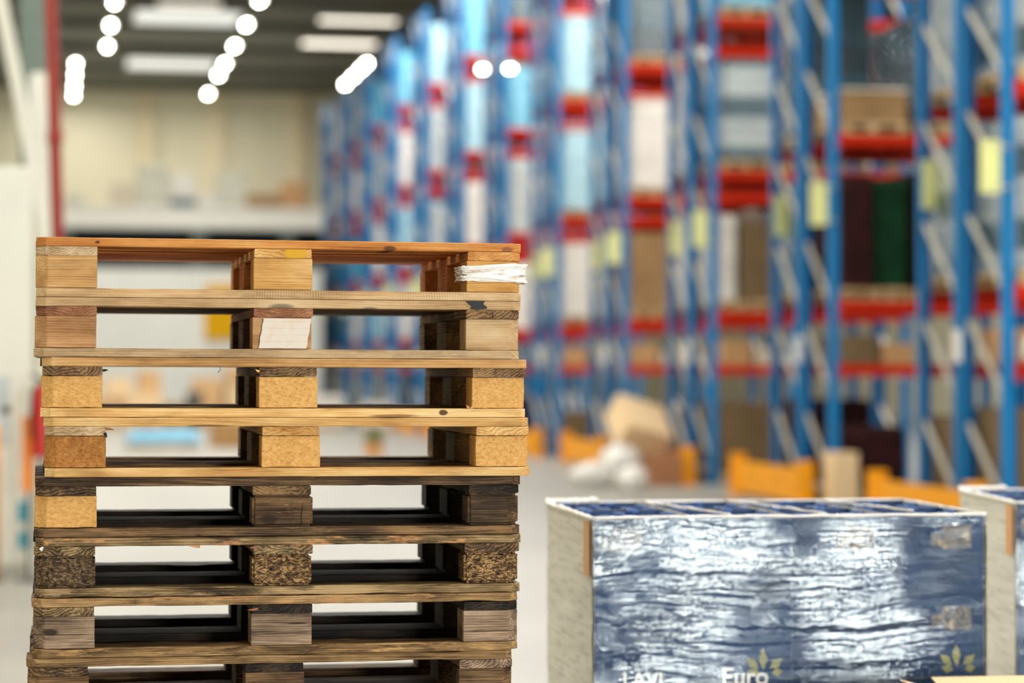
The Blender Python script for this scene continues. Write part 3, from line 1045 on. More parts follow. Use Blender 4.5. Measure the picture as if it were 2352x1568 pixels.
# cardboard box with open flaps in front of the load
KRAFT = plain('kraft_cardboard', 'cfa878', 0.75, var=0.07, scale=8, bumpy=0.0004)
KRAFTP = plain('kraft_pale', 'e3c69c', 0.75, var=0.05, scale=8)
KRAFTD = plain('kraft_brown', 'a8814f', 0.8, var=0.1, scale=8)
cb = thing('cardboard_box', 'open cardboard box with raised tan flaps in front of the wrapped load', 'box', (2.72, 6.20, 0), R(-3))
hx, hy, hh, th = 0.30, 0.20, 0.672, 0.005
mb = MB()
mb.box((-hx, -hy, 0), (hx, hy, th))
mb.box((-hx, -hy, th), (-hx + th, hy, hh))
mb.box((hx - th, -hy, th), (hx, hy, hh))
mb.box((-hx + th, -hy, th), (hx - th, -hy + th, hh))
mb.box((-hx + th, hy - th, th), (hx - th, hy, hh))
mb.build('body', KRAFT, cb)


def flap(edge_a, edge_b, ang, L, taper, m, outward):
    a, b = Vector(edge_a), Vector(edge_b)
    o_ = Vector(outward)
    d = o_ * math.cos(ang) + Vector((0, 0, 1)) * math.sin(ang)
    e = (b - a).normalized()
    nn = d.cross(e).normalized() * 0.004
    vs, fs, N = [], [], 8
    for i in range(N + 1):
        q = i / N
        bend = Vector((0, 0, 0.03 * math.sin(q * 2.2) * L))
        for s in (0, 1):
            p = (a + e * taper * q if s == 0 else b - e * taper * q) + d * L * q + bend
            vs += [p - nn * .5, p + nn * .5]
    for i in range(N):
        k = i * 4
        fs += [(k, k + 4, k + 6, k + 2), (k + 1, k + 3, k + 7, k + 5), (k, k + 1, k + 5, k + 4), (k + 2, k + 6, k + 7, k + 3)]
    fs += [(0, 2, 3, 1), (N * 4, N * 4 + 1, N * 4 + 3, N * 4 + 2)]
    mb = MB()
    mb.add(vs, fs)
    return mb.build('flap', m, cb)


flap((-hx, -hy, hh), (-hx, hy, hh), R(17), 0.13, 0.01, KRAFTP, (-1, 0, 0))
flap((-hx, hy, hh), (hx, hy, hh), R(4), 0.2, 0.03, KRAFTP, (0, 1, 0))
flap((hx, -hy, hh), (hx, hy, hh), R(20), 0.19, 0.02, KRAFT, (1, 0, 0))
flap((-hx, -hy, hh), (hx, -hy, hh), R(-50), 0.19, 0.02, KRAFT, (0, -1, 0))

# ================================================================== pallet racks
RBLUE = plain('rack_blue_paint', '0074b4', 0.5, var=0.06, spec=0.22)
RRED = plain('rack_orange_red_paint', 'bd2300', 0.5, var=0.08, spec=0.2)
GALV = plain('galvanised_brace', 'c4c2b8', 0.4, metal=0.15, var=0.08)
SIGNY = plain('bay_sign_pale_yellow', 'dfe39a', 0.5, var=0.06)
PLATE = plain('load_plate_white', 'eeeade', 0.5, var=0.03)
RX, RH, FD = 8.8, 10.3, 1.1
LEVELS_A = (1.62, 2.36, 4.28, 6.38, 8.5)
LEVELS_B = (1.62, 2.36, 3.97, 4.28, 5.95, 6.38, 8.0, 8.5)
BAYW = 2.75


def post_mesh():
    mb = MB()
    w, d, th = 0.11, 0.09, 0.012
    mb.box((-w / 2, 0, 0.01), (w / 2, th, RH))
    mb.box((-w / 2, th, 0.01), (-w / 2 + th, d, RH))
    mb.box((w / 2 - th, th, 0.01), (w / 2, d, RH))
    mb.box((-w / 2 - .03, -.02, 0), (w / 2 + .03, d + .02, 0.01))
    return mb.mesh('post', RBLUE)


def beam_mesh():
    mb = MB()
    mb.box((0.056, -0.026, -0.13), (BAYW - 0.056, 0.022, 0.0))
    mb.box((0.05, -0.032, -0.17), (0.10, -0.004, 0.03))
    mb.box((BAYW - 0.10, -0.032, -0.17), (BAYW - 0.05, -0.004, 0.03))
    return mb.mesh('beam', RRED)


def brace_mesh():
    mb = MB()
    z = 0.25
    while z + 0.8 < RH:
        mb.bar((0, FD - 0.06, z + 0.78), (0, 0.07, z), 0.042, 0.042, up=(1, 0, 0))
        z += 1.02
    mb.bar((0, 0.05, 0.2), (0, FD - .05, 0.2), 0.05, up=(1, 0, 0))
    mb.bar((0, 0.05, RH - .15), (0, FD - .05, RH - .15), 0.05, up=(1, 0, 0))
    return mb.mesh('bracing', GALV)


PM, BM_, XM = post_mesh(), beam_mesh(), brace_mesh()


def sign_mesh(nm, m, w, h):
    mb = MB()
    mb.box((-w / 2, -0.006, 0), (w / 2, 0.0, h))
    return mb.mesh(nm, m)


SGN = sign_mesh('bay_sign', SIGNY, 0.2, 0.50)
PLT = sign_mesh('load_plate', PLATE, 0.13, 0.32)
ARM = MB()
ARM.bar((0, 0.01, 0.44), (0.22, 0.01, 0.44), 0.02)
ARM.bar((0, 0.01, 0.06), (0.22, 0.01, 0.06), 0.02)
ARMM = ARM.mesh('sign_arm', GALV)
NK = 12
rack_origin = []
for k in range(NK):
    ym = 22.62 + 5.2 * k
    for side in (0, 1):
        r = k * 2 + side
        y = ym - 1.16 if side == 0 else ym + 0.06
        rk = thing('pallet_rack', 'tall blue pallet rack with orange-red beams, %s rack from the camera' % ORD[r], 'pallet rack', (RX, y, 0), 0, 'blue pallet racks')
        rack_origin.append(y)
        for x in (0, BAYW):
            o = put('post', PM, rk)
            o.location = (x, 0, 0)
            o = put('post', PM, rk)
            o.location, o.rotation_euler = (x, FD, 0), (0, 0, math.pi)
            o = put('bracing', XM, rk)
            o.location = (x, 0, 0)
        for lv in (LEVELS_A if k < 2 else LEVELS_B):
            for yy in (0.0, FD):
                o = put('beam', BM_, rk)
                o.location = (0, yy + (0.0 if yy == 0 else 0.0), lv)
                if yy:
                    o.location = (BAYW, FD, lv)
                    o.rotation_euler = (0, 0, math.pi)
        if side == 0:
            o = put('bay_sign', SGN, rk)
            o.location = (-0.2, -0.03, 3.22)
            o['label'] = 'pale yellow bay sign'
            q = put('sign_arm', ARMM, o)
            q.location = (-0.02, -0.006, 0)
            o = put('load_plate', PLT, rk)
            o.location = (-0.09, FD - 0.02, 1.64)
            o['label'] = 'white plate'
        else:
            o = put('bay_sign', SGN, rk)
            o.location = (0.06, FD - 0.10, 3.22)
            o['label'] = 'pale yellow bay sign'

# ------------------------------------------------------------------ loads on the racks


def wrapmat(name, col, gloss=0.5, metal=0.0, bands=0.0, band_col=None):
    t = NT(name)
    tc, rnd, v = coords(t)
    wr = t.noise(t.mapping(v, (0.8, 0.8, 9.0)), 3.0, 4.0, 0.6)
    c = lin(col)
    lo = tuple(x * 0.72 for x in c[:3]) + (1,)
    base = t.ramp(wr, [(0.3, lo), (0.65, c)])
    if bands:
        sx = t.n('ShaderNodeSeparateXYZ', i0=v)
        b = t.map01(t.math('SINE', t.math('MULTIPLY', sx.outputs[2], bands)), 0.1, 0.4)
        base = t.mix(b, base, lin(band_col))
    t.put(t.bsdf.inputs['Base Color'], base)
    t.put(t.bsdf.inputs['Roughness'], 0.22)
    t.put(t.bsdf.inputs['Metallic'], metal)
    t.put(t.bsdf.inputs['Coat Weight'], gloss)
    t.put(t.bsdf.inputs['Coat Roughness'], 0.12)
    nn = t.bump(wr, 0.9, 0.05)
    t.put(t.bsdf.inputs['Normal'], nn)
    t.put(t.bsdf.inputs['Coat Normal'], nn)
    return t.m


LM = {
    'white': wrapmat('wrap_white', 'e8e5df', 0.3),
    'pale blue': wrapmat('wrap_pale_blue', 'a6d6e8', 0.5),
    'silver grey': wrapmat('wrap_silver', 'b4c0c4', 0.8, 0.45, 9.0, '3d5a66'),
    'grey': wrapmat('wrap_grey', 'aab4b6', 0.6, 0.1),
    'dark teal': wrapmat('wrap_teal', '2f5a6c', 0.6, 0.0, 7.0, '20414f'),
    'dark green': plain('load_dark_green', '06301b', 0.6, var=0.35, scale=5, spec=0.15),
    'maroon': plain('load_maroon', '2c1012', 0.65, var=0.5, scale=5, spec=0.15),
    'beige': wrapmat('wrap_beige', 'd3c6ae', 0.3),
    'light blue': wrapmat('wrap_light_blue', '63bde0', 0.5),
    'dark brown': plain('load_dark_brown', '6b573a', 0.7, var=0.15, scale=3),
    'brown': plain('load_brown_cartons', '94754e', 0.7, var=0.15, scale=3),
    'pale grey': plain('load_pale_grey', 'bdbcae', 0.7, var=0.1, scale=2),
    'tan': plain('load_tan_cartons', 'b98f63', 0.7, var=0.12, scale=3),
}
PBASE = MB()
PBASE.box((0, 0, 0), (0.8, 0.1, 0.022))
PBASE.box((0, 0.53, 0), (0.8, 0.67, 0.022))
PBASE.box((0, 1.1, 0), (0.8, 1.2, 0.022))
for yy in (0, 0.53, 1.1):
    for xx in (0, 0.33, 0.7):
        PBASE.box((xx, yy, 0.022), (xx + 0.1, yy + 0.1, 0.1))
PBASE.box((0, 0, 0.1), (0.8, 1.2, 0.143))
PBASEM = PBASE.mesh('pallet_base', wd_('grey_tan', 'X'))
_lm = {}


def load_mesh(kind, w, h):
    key = (kind, w, h)
    if key in _lm:
        return _lm[key]
    d = 1.16
    if kind == 'cartons':
        mb = MB()
        nx, ny, nz = max(1, round(w / 0.4)), 3, max(1, round(h / 0.33))
        g = 0.004
        for i in range(nx):
            for j in range(ny):
                for q in range(nz):
                    a = (i * w / nx + g, j * d / ny + g, q * h / nz)
                    b = ((i + 1) * w / nx - g, (j + 1) * d / ny - g, (q + 1) * h / nz - g * .5)
                    mb.box(a, b)
        me = mb.mesh('goods', LM['brown'])
    else:
        bm = bmesh.new()
        bmesh.ops.create_cube(bm, size=1.0)
        for v in bm.verts:
            v.co = Vector(((v.co.x + .5) * w, (v.co.y + .5) * d, (v.co.z + .5) * h))
        up = [e for e in bm.edges if abs(e.verts[0].co.z - e.verts[1].co.z) > .01]
        bmesh.ops.bevel(bm, geom=up, offset=0.06, segments=3, affect='EDGES')
        nz = max(4, int(h / 0.09))
        for i in range(1, nz):
            bmesh.ops.bisect_plane(bm, geom=bm.verts[:] + bm.edges[:] + bm.faces[:], plane_co=(0, 0, h * i / nz), plane_no=(0, 0, 1))
        for v in bm.verts:
            z = v.co.z / 0.25
            q = 0.018 * noise.noise(v.co * 4 + Vector((h, w, 0)))
            if kind == 'sacks':
                q += 0.03 * (abs(math.sin(z * math.pi * 0.9)) - 0.5)
            cx = Vector((v.co.x - w / 2, v.co.y - d / 2, 0))
            s = 1 + q - (0.05 if v.co.z > h - .01 else 0)
            v.co.x, v.co.y = w / 2 + cx.x * s, d / 2 + cx.y * s
        me = bpy.data.meshes.new('goods')
        bm.to_mesh(me)
        bm.free()
        me.materials.append(LM['white'])
        me.polygons.foreach_set('use_smooth', [kind == 'sacks'] * len(me.polygons))
    _lm[key] = me
    return me


CAPM = MB()
CAPM.box((-0.01, -0.01, 0), (0.79, 1.17, 0.02))
CAPMM = CAPM.mesh('top_sheet', PLATE)
LVW = {0: 'floor level', 1.62: 'lowest beam', 2.36: 'second beam', 4.28: 'third level', 6.38: 'fourth level', 8.5: 'top level'}
KW = {'wrap': 'stretch-wrapped load', 'cartons': 'carton load', 'sacks': 'sack load'}
used = set()


def put_load(r, lv, col, kind, h, x=0.09, w=0.78, base=True, sheet_top=False, slot=''):
    y = rack_origin[r] - 0.03
    z = lv + 0.0005
    lab = '%s %s on the %s%s of the %s rack from the camera' % (col, KW[kind], slot, LVW[lv], ORD[r])
    if lab in used:
        lab = lab.replace(' on the', ' further in on the')
    used.add(lab)
    o = thing('pallet_load', lab, 'pallet load', (RX + x, y, z), 0, 'goods stored on the racks')
    if base:
        p = put('pallet_base', PBASEM, o)
        p.scale = (w / 0.8, 1160 / 1200, 1)
    g = put('goods', load_mesh(kind, w, round(h - (0.143 if base else 0), 3)), o, LM[col])
    g.location = (0, 0, 0.1435 if base else 0)
    if sheet_top:
        q = put('top_sheet', CAPMM, o)
        q.location = (0, 0, h + 0.001)
    return o


rng = random.Random(11)
# what stands in each rack seen across an aisle: rack index -> {level: (colour, kind, height)}
SPEC = {
    0: {0: ('dark brown', 'cartons', 1.2), 2.36: ('silver grey', 'wrap', 1.6), 4.28: ('silver grey', 'wrap', 1.7), 6.38: ('grey', 'wrap', 1.6)},
    1: {0: ('dark brown', 'cartons', 1.1), 2.36: ('silver grey', 'wrap', 1.5), 4.28: ('grey', 'wrap', 1.8), 6.38: ('grey', 'wrap', 1.5)},
    2: {0: ('maroon', 'wrap', 0.9), 4.28: ('brown', 'cartons', 0.5), 6.38: ('white', 'wrap', 1.6), 8.5: ('grey', 'wrap', 1.4)},
    3: {0: ('maroon', 'wrap', 1.2), 2.36: ('dark teal', 'wrap', 1.5), 4.28: ('dark teal', 'wrap', 1.85), 6.38: ('pale blue', 'wrap', 1.5)},
    4: {0: ('dark brown', 'cartons', 1.1), 2.36: None, 4.28: ('silver grey', 'wrap', 1.55), 6.38: ('light blue', 'wrap', 1.2), 8.5: ('white', 'wrap', 1.3)},
    5: {0: ('dark brown', 'cartons', 1.0), 2.36: ('white', 'wrap', 1.4), 4.28: ('grey', 'wrap', 1.6), 6.38: ('beige', 'wrap', 1.2)},
    6: {0: ('dark brown', 'cartons', 0.9), 2.36: ('brown', 'cartons', 1.35), 4.28: ('white', 'wrap', 1.55), 6.38: ('dark teal', 'wrap', 1.8), 8.5: ('pale blue', 'wrap', 1.4)},
    7: {2.36: ('beige', 'wrap', 1.3), 4.28: ('pale blue', 'wrap', 1.5), 6.38: ('grey', 'wrap', 1.6)},
    8: {0: ('dark brown', 'cartons', 0.8), 2.36: ('white', 'wrap', 1.45), 4.28: ('pale blue', 'wrap', 1.6), 6.38: ('pale blue', 'wrap', 1.5), 8.5: ('white', 'wrap', 1.3)},
    10: {0: ('maroon', 'wrap', 1.0), 2.36: ('white', 'wrap', 1.3), 4.28: ('grey', 'wrap', 1.5), 6.38: ('light blue', 'wrap', 1.2), 8.5: ('dark teal', 'wrap', 1.2)},
    12: {2.36: ('pale blue', 'wrap', 1.4), 4.28: ('white', 'wrap', 1.4), 6.38: ('pale blue', 'wrap', 1.6), 8.5: ('light blue', 'wrap', 1.4)},
    14: {2.36: ('beige', 'wrap', 1.2), 4.28: ('grey', 'wrap', 1.3), 6.38: ('grey', 'wrap', 1.6), 8.5: ('pale blue', 'wrap', 1.4)},
}
COLS = ['pale blue', 'white', 'white', 'light blue', 'grey', 'pale blue', 'light blue', 'dark teal']
for r in range(24):
    sp = dict(SPEC.get(r, {}))
    for lv in (2.36, 4.28, 6.38, 8.5):
        if lv not in sp and not (r == 2 and lv == 2.36) and rng.random() < 0.85:
            sp[lv] = (rng.choice(COLS), rng.choice(('wrap', 'wrap', 'sacks')), round(rng.choice((1.2, 1.4, 1.5, 1.6)), 2))
    for lv, q in sorted(sp.items()):
        if q is None:
            continue
        c, kd, h = q
        put_load(r, lv, c, kd, h, base=r < 10, sheet_top=(r == 2 and lv == 4.28) or (r in (8, 6) and lv > 4))
put_load(2, 2.36, 'maroon', 'cartons', 1.45, 0.085, 0.36)
put_load(2, 2.36, 'dark green', 'wrap', 1.42, 0.48, 0.42)
put_load(4, 2.36, 'white', 'wrap', 1.3, 0.085, 0.24)
put_load(4, 2.36, 'dark brown', 'cartons', 1.22, 0.36, 0.52)
for r in range(8):                       # the second pallet place of the nearer racks
    for lv in (2.36, 4.28, 6.38):
        c = 'maroon' if r in (2, 3) and lv == 2.36 else 'dark teal' if r in (2, 3) and lv == 4.28 else rng.choice(('grey', 'dark teal', 'brown', 'white', 'silver grey'))
        put_load(r, lv, c, 'cartons' if c == 'brown' else 'wrap', round(rng.uniform(1.2, 1.6), 1), 0.98, slot='inner ')
for r in (0, 2, 4, 6, 8):                # small cartons lying on the lowest beams
    for q in range(2):
        col = ('dark brown', 'tan')[q] if r == 2 else ('tan', 'beige')[q]
        o = thing('carton', '%s carton lying on the lowest beam of the %s rack from the camera' % (col, ORD[r]), 'box', (RX + 0.15 + q * 0.42, rack_origin[r] - 0.02, 1.6205), 0, 'cartons on the lowest beams')
        mb = MB()
        hq = 0.34 - 0.1 * q
        mb.box((0, 0, 0), (0.36, 1.12, hq))
        mb.build('body', LM[col], o)
        mb = MB()
        mb.box((0.155, -0.001, hq + .0005), (0.205, 1.121, hq + 0.0015))
        mb.build('tape', PLATE, o)

# yellow end guards at the rack ends
YEL = plain('guard_yellow_paint', 'f0a000', 0.5, var=0.08, spec=0.25)
gp = None
for k in range(9):
    ym = 22.62 + 5.2 * k
    lab = 'yellow steel rack-end guard on the floor, %s from the camera' % ORD[k]
    if gp is None:
        gp = thing('rack_guard', lab, 'guard rail', (0, 0, 0), 0, 'yellow rack-end guards')
        for y in (-1.42, 1.30):
            mb = MB()
            mb.box((-0.09, y, 0), (0.09, y + 0.14, 0.52))
            mb.box((-0.12, y - 0.04, 0), (0.12, y + 0.18, 0.012))
            mb.build('end_post', YEL, gp)
        mb = MB()
        mb.box((-0.05, -1.28, 0.05), (-0.01, 1.30, 0.43))
        mb.box((-0.01, -1.28, 0.36), (0.04, 1.30, 0.42))
        mb.build('rail', YEL, gp)
        o = gp
    else:
        o = copy_tree(gp)
    o.location = (RX - 0.42, ym, 0)
    o['label'] = lab

# ================================================================== litter at the rack ends
def kbox(label, loc, size, rot, m=KRAFT, opened=False, grp=None):
    o = thing('cardboard_box', label, 'box', loc, 0, grp)
    o.rotation_euler = rot
    x, y, z = size
    mb = MB()
    th = 0.008
    mb.box((-x / 2, -y / 2, 0), (x / 2, y / 2, th))
    mb.box((-x / 2, -y / 2, th), (-x / 2 + th, y / 2, z))
    mb.box((x / 2 - th, -y / 2, th), (x / 2, y / 2, z))
    mb.box((-x / 2 + th, -y / 2, th), (x / 2 - th, -y / 2 + th, z))
    mb.box((-x / 2 + th, y / 2 - th, th), (x / 2 - th, y / 2, z))
    mb.build('body', m, o)
    mb = MB()
    if opened:
        mb.add([(-x / 2, -y / 2, z), (x / 2, -y / 2, z), (x / 2, -y / 2 - y * .35, z + y * .3), (-x / 2, -y / 2 - y * .35, z + y * .3),
                (-x / 2, -y / 2 + .006, z + .006), (x / 2, -y / 2 + .006, z + .006), (x / 2, -y / 2 - y * .35 + .006, z + y * .3 + .006), (-x / 2, -y / 2 - y * .35 + .006, z + y * .3 + .006)],
               [(0, 1, 2, 3), (7, 6, 5, 4), (0, 4, 5, 1), (1, 5, 6, 2), (2, 6, 7, 3), (3, 7, 4, 0)])
        mb.build('flap', m, o)
    else:
        mb.box((-x / 2, -y / 2, z), (x / 2, y / 2, z + th))
        mb.build('lid', m, o)
    return o


kbox('brown carton on the floor under the pale tilted box at the rack ends', (8.0, 32.9, 0), (0.75, 0.7, 0.5), (0, 0, 0.2), KRAFTD)
kbox('large pale carton tilted on the litter pile by the rack ends', (7.86, 32.75, 0.60), (0.72, 0.7, 0.42), (R(38), R(16), 0.25), KRAFTP)
kbox('reddish brown carton on the floor beside the white film bundles', (8.02, 31.6, 0.0), (0.5, 0.42, 0.42), (0, 0, -0.3), plain('carton_red_brown', '9c6a48', 0.8))
kbox('tan carton leaning beside a blue post behind the yellow guard', (9.25, 27.2, 0.0), (0.25, 0.5, 0.75), (0, R(4), 0.1), KRAFT)
kbox('pale tan carton standing on the floor in the nearest aisle', (8.72, 26.2, 0.0), (0.3, 0.3, 0.62), (0, 0, 0.1), KRAFTP)

BAG = wrapmat('crumpled_white_film', 'f2f0ea', 0.5)
BAGB = wrapmat('crumpled_blue_film', '7cc0e0', 0.6)


def bundle(label, loc, s, m, seed, cat='plastic bundle', name='film_bundle'):
    bm = bmesh.new()
    bmesh.ops.create_icosphere(bm, subdivisions=4, radius=1.0)
    for v in bm.verts:
        p = v.co * 1.6 + Vector((seed, seed * 2.3, 0))
        r = 1 + 0.28 * noise.noise(p) + 0.16 * noise.noise(p * 2.7) + 0.07 * noise.noise(p * 7)
        v.co = Vector((v.co.x * s[0] * r, v.co.y * s[1] * r, max(-0.82, v.co.z * r) * s[2]))
    me = bpy.data.meshes.new(name)
    bm.to_mesh(me)
    bm.free()
    me.materials.append(m)
    me.polygons.foreach_set('use_smooth', [True] * len(me.polygons))
    o = put(name, me)
    o.location = (loc[0], loc[1], loc[2] + 0.82 * s[2])
    return tag(o, label, cat, 'white film bundles' if m is BAG else None)


bundle('tall crumpled white film bundle in the litter by the rack ends', (7.5, 31.9, 0), (0.30, 0.26, 0.30), BAG, 1.2)
bundle('low crumpled white film bundle nearest the pallet stack', (7.0, 31.4, 0), (0.27, 0.25, 0.18), BAG, 3.4)
bundle('round crumpled white film bundle in front of the litter pile', (7.28, 30.3, 0), (0.20, 0.2, 0.17), BAG, 5.1)
bundle('crumpled blue film bundle on the floor of the nearest aisle', (9.52, 27.3, 0), (0.22, 0.2, 0.15), BAGB, 7.7)
bundle('white film bundle hanging over the lowest beam of the first rack', (9.05, 21.25, 1.6205), (0.2, 0.14, 0.16), BAG, 9.3)
# spot lamps on the rack side further down
for (x, y, z, w_) in ((8.35, 44.53, 7.2, 'nearer'), (8.35, 47.51, 7.55, 'further')):
    o = thing('aisle_lamp', 'small bright aisle lamp on the rack ends, %s of the two' % w_, 'lamp', (x, y, z), 0, 'aisle lamps on the racks')
    mb = MB()
    mb.lathe([(0.03, 0.0), (0.075, 0.02), (0.06, 0.08), (0.03, 0.12)], n=16)
    mb.build('housing', HOUS, o)
    mb = MB()
    mb.lathe([(0.062, -0.02), (0.062, -0.001)], n=16)
    mb.build('diffuser', LAMP, o)
    mb = MB()
    mb.bar((0.03, 0, 0.09), (0.398, 0.0, 0.09), 0.03)
    mb.build('bracket', FRM, o)

# ================================================================== far floor, seen through the stack
pile = [(1.35, 66.4, .9, .8, .75, 'KRAFT'), (2.3, 66.2, 1.0, .8, .9, 'P'), (3.25, 66.6, .7, .7, .6, 'D'), (4.0, 66.3, .8, .8, 1.3, 'KRAFT'), (4.95, 66.5, .9, .8, 1.15, 'P')]
PM_ = {'KRAFT': KRAFT, 'P': KRAFTP, 'D': KRAFTD}
for i, (x, y, a, b, c, m) in enumerate(pile):
    kbox('cardboard box in the far floor pile, %s counting away from the red pipe' % ORD[i], (x, y, 0), (a, b, c), (0, 0, 0.1 * (i % 3)), PM_[m], False, 'cardboard boxes piled on the far floor')
for i, (x, y, z, a, b, c, m) in enumerate(((1.6, 66.3, .76, .7, .7, .55, 'P'), (2.45, 66.2, .91, .6, .6, .6, 'KRAFT'), (4.9, 66.4, 1.16, .7, .7, .45, 'KRAFT'))):
    kbox('upper cardboard box of the far floor pile, %s counting away from the red pipe' % ORD[i], (x, y, z), (a, b, c), (0, 0, 0.05), PM_[m], False, 'cardboard boxes piled on the far floor')
GREY = plain('machine_grey', '4c4c48', 0.5)
o = thing('waste_bin', 'dark grey bin among the far cardboard boxes', 'bin', (3.62, 65.2, 0))
mb = MB()
mb.lathe([(0.17, 0), (0.22, 0.85), (0.2, 0.86)], n=20)
mb.build('body', GREY, o)
mb = MB()
mb.lathe([(0.235, 0.862), (0.235, 0.9), (0.1, 0.96)], n=20)
mb.build('lid', GREY, o)

BLUET = plain('blue_tarpaulin', '78b6d6', 0.5, var=0.1)
o = thing('covered_load', 'low load under a light blue cover on the far floor', 'pallet load', (2.05, 47.6, 0))
mb = MB()
mb.box((-0.72, -0.4, 0), (0.72, 0.4, 0.13))
mb.build('pallet_base', wd_('grey_tan', 'X'), o)
mb = sheet(lambda u, q: (-0.75 + 1.5 * u, -0.43 + 0.86 * q, 0.13 + 0.26 * min(1, 9 * min(u, 1 - u, q, 1 - q)) + 0.02 * noise.noise(Vector((u * 7, q * 5, 1)))), 40, 24)
mb.build('cover', BLUET, o, True)
PINK = plain('carton_pink_tan', 'c9987c', 0.7)
kbox('pinkish carton lying on the light blue cover', (1.75, 47.6, 0.42), (0.42, 0.5, 0.16), (0, 0, 0.1), PINK)
kbox('brown carton on the far floor beside the light blue covered load', (3.35, 48.4, 0), (0.7, 0.5, 0.5), (0, 0, 0), KRAFTD)

o = thing('potted_plant', 'small green plant in an orange pot on the far floor', 'plant', (5.5, 42.4, 0))
mb = MB()
mb.lathe([(0.14, 0), (0.2, 0.24), (0.22, 0.26), (0.18, 0.27)], n=20)
mb.build('pot', plain('orange_pot', 'dca468', 0.5), o)
mb = MB()
rg = random.Random(5)
for i in range(90):
    a, e = rg.uniform(0, 6.28), rg.uniform(0.2, 1.3)
    d = Vector((math.cos(a) * math.cos(e), math.sin(a) * math.cos(e), math.sin(e)))
    s = Vector((-math.sin(a), math.cos(a), 0)) * 0.025
    p = Vector((0, 0, 0.25))
    L = rg.uniform(0.18, 0.36)
    mb.add([p, p + d * L * .5 - s, p + d * L + Vector((0, 0, -.03)), p + d * L * .5 + s], [(0, 1, 2, 3)])
mb.build('foliage', plain('leaf_green', '5d7a34', 0.6), o)

# white goods and a yellow panel by the office wall
o = tag(MB().build('yellow_panel', plain('yellow_panel_paint', 'dba600', 0.6, spec=0.15)), 'yellow upright panel on the white far wall', 'panel')
mb = MB()
mb.box((4.42, 73.88, 2.45), (5.8, 74.019, 4.1))
o.data = mb.mesh('yellow_panel', plain('yellow_panel_paint', 'dba600', 0.6, spec=0.15))
for i, (x, y, a, b, c) in enumerate(((7.0, 62.0, 1.3, .9, .75), (8.3, 60.2, 0.8, .8, .6), (6.1, 58.5, .9, .8, .3))):
    o = thing('wrapped_load', 'white wrapped load on the far floor near the racks, %s counting towards the racks' % ('middle one' if i == 0 else 'last one' if i == 1 else 'first one'), 'pallet load', (x - 0.4, y, 0), 0, 'white loads on the far floor')
    mb = MB()
    mb.box((-a / 2, -b / 2, 0), (a / 2, b / 2, .12))
    mb.build('pallet_base', wd_('grey_tan', 'X'), o)
    g = put('goods', load_mesh('wrap', a, c), o, LM['white'])
    g.scale = (1, b / 1.16, 1)
    g.location = (-a / 2, -b / 2, .1205)

# goods standing on the mezzanine
mzg = [(0.55, .6, 1.1, 'pale grey'), (1.35, .7, 0.7, 'beige'), (2.1, .8, 1.5, 'beige'), (3.0, 1.0, 2.1, 'pale grey'), (3.95, .7, 1.8, 'white'), (3.85, 0.8, .9, 'dark teal'), (4.75, .55, 1.2, 'white'), (5.5, 1.0, 1.9, 'pale grey'),
       (6.45, 1.2, 1.2, 'brown'), (7.5, .8, 1.6, 'tan')]
for i, (x, w_, h_, c) in enumerate(mzg):
    yy = 77.6 if i != 5 else 75.6
    o = thing('stored_goods', '%s goods on the mezzanine above the dark glazing, %s counting from the red pipe' % (c, ORD[i]), 'goods', (x, yy, 5.951), 0, 'goods stored on the mezzanine')
    g = put('goods', load_mesh('cartons' if c in ('brown', 'tan') else 'wrap', w_, h_), o, LM[c])
    g.location = (-w_ / 2, 0, 0)

# ================================================================== left-hand side
o = thing('storage_cabinet', 'tall white metal cabinet with blue stickers left of the pallet stack', 'cabinet', (-0.19, 18.9, 0))
CW = plain('cabinet_white', 'dcdcd2', 0.45, var=0.03)
mb = MB()
mb.box((-1.3, 0.02, 0.05), (0, 0.7, 3.13))
mb.box((-1.26, 0.05, 0), (-0.04, 0.66, 0.05))
mb.build('body', CW, o)
for a, b in ((-1.295, -0.655), (-0.645, -0.005)):
    mb = MB()
    mb.box((a, 0, 0.08), (b, 0.019, 3.1))
    dr = mb.build('door', CW, o)
    mb = MB()
    xx = b - 0.06 if a < -1 else a + 0.06
    mb.bar((xx, -0.03, 1.2), (xx, -0.03, 1.4), 0.02)
    mb.bar((xx, 0.0, 1.22), (xx, -0.03, 1.22), 0.015)
    mb.bar((xx, 0.0, 1.38), (xx, -0.03, 1.38), 0.015)
    mb.build('handle', GREY, dr)
mb = MB()
mb.box((-0.10, -0.004, 0.4), (-0.004, -0.001, 0.56))
mb.box((-0.10, -0.004, 0.2), (-0.004, -0.001, 0.33))
q = mb.build('sticker', plain('sticker_teal', '3f9db4', 0.4), o)
q['label'] = 'teal sticker'
mb = MB()
mb.lathe([(0.035, -0.004), (0.035, -0.001)], c=(-0.19, 0, 1.26), n=18, ax='Y')
q = mb.build('sticker', plain('sticker_red', 'b4473a', 0.4), o)
q['label'] = 'round red sticker'
mb = MB()
mb.box((-0.34, -0.004, 0.98), (-0.16, -0.001, 1.52))
q = mb.build('notice', plain('notice_grey_blue', 'b9c2c4', 0.4), o)
q['label'] = 'grey blue notice'

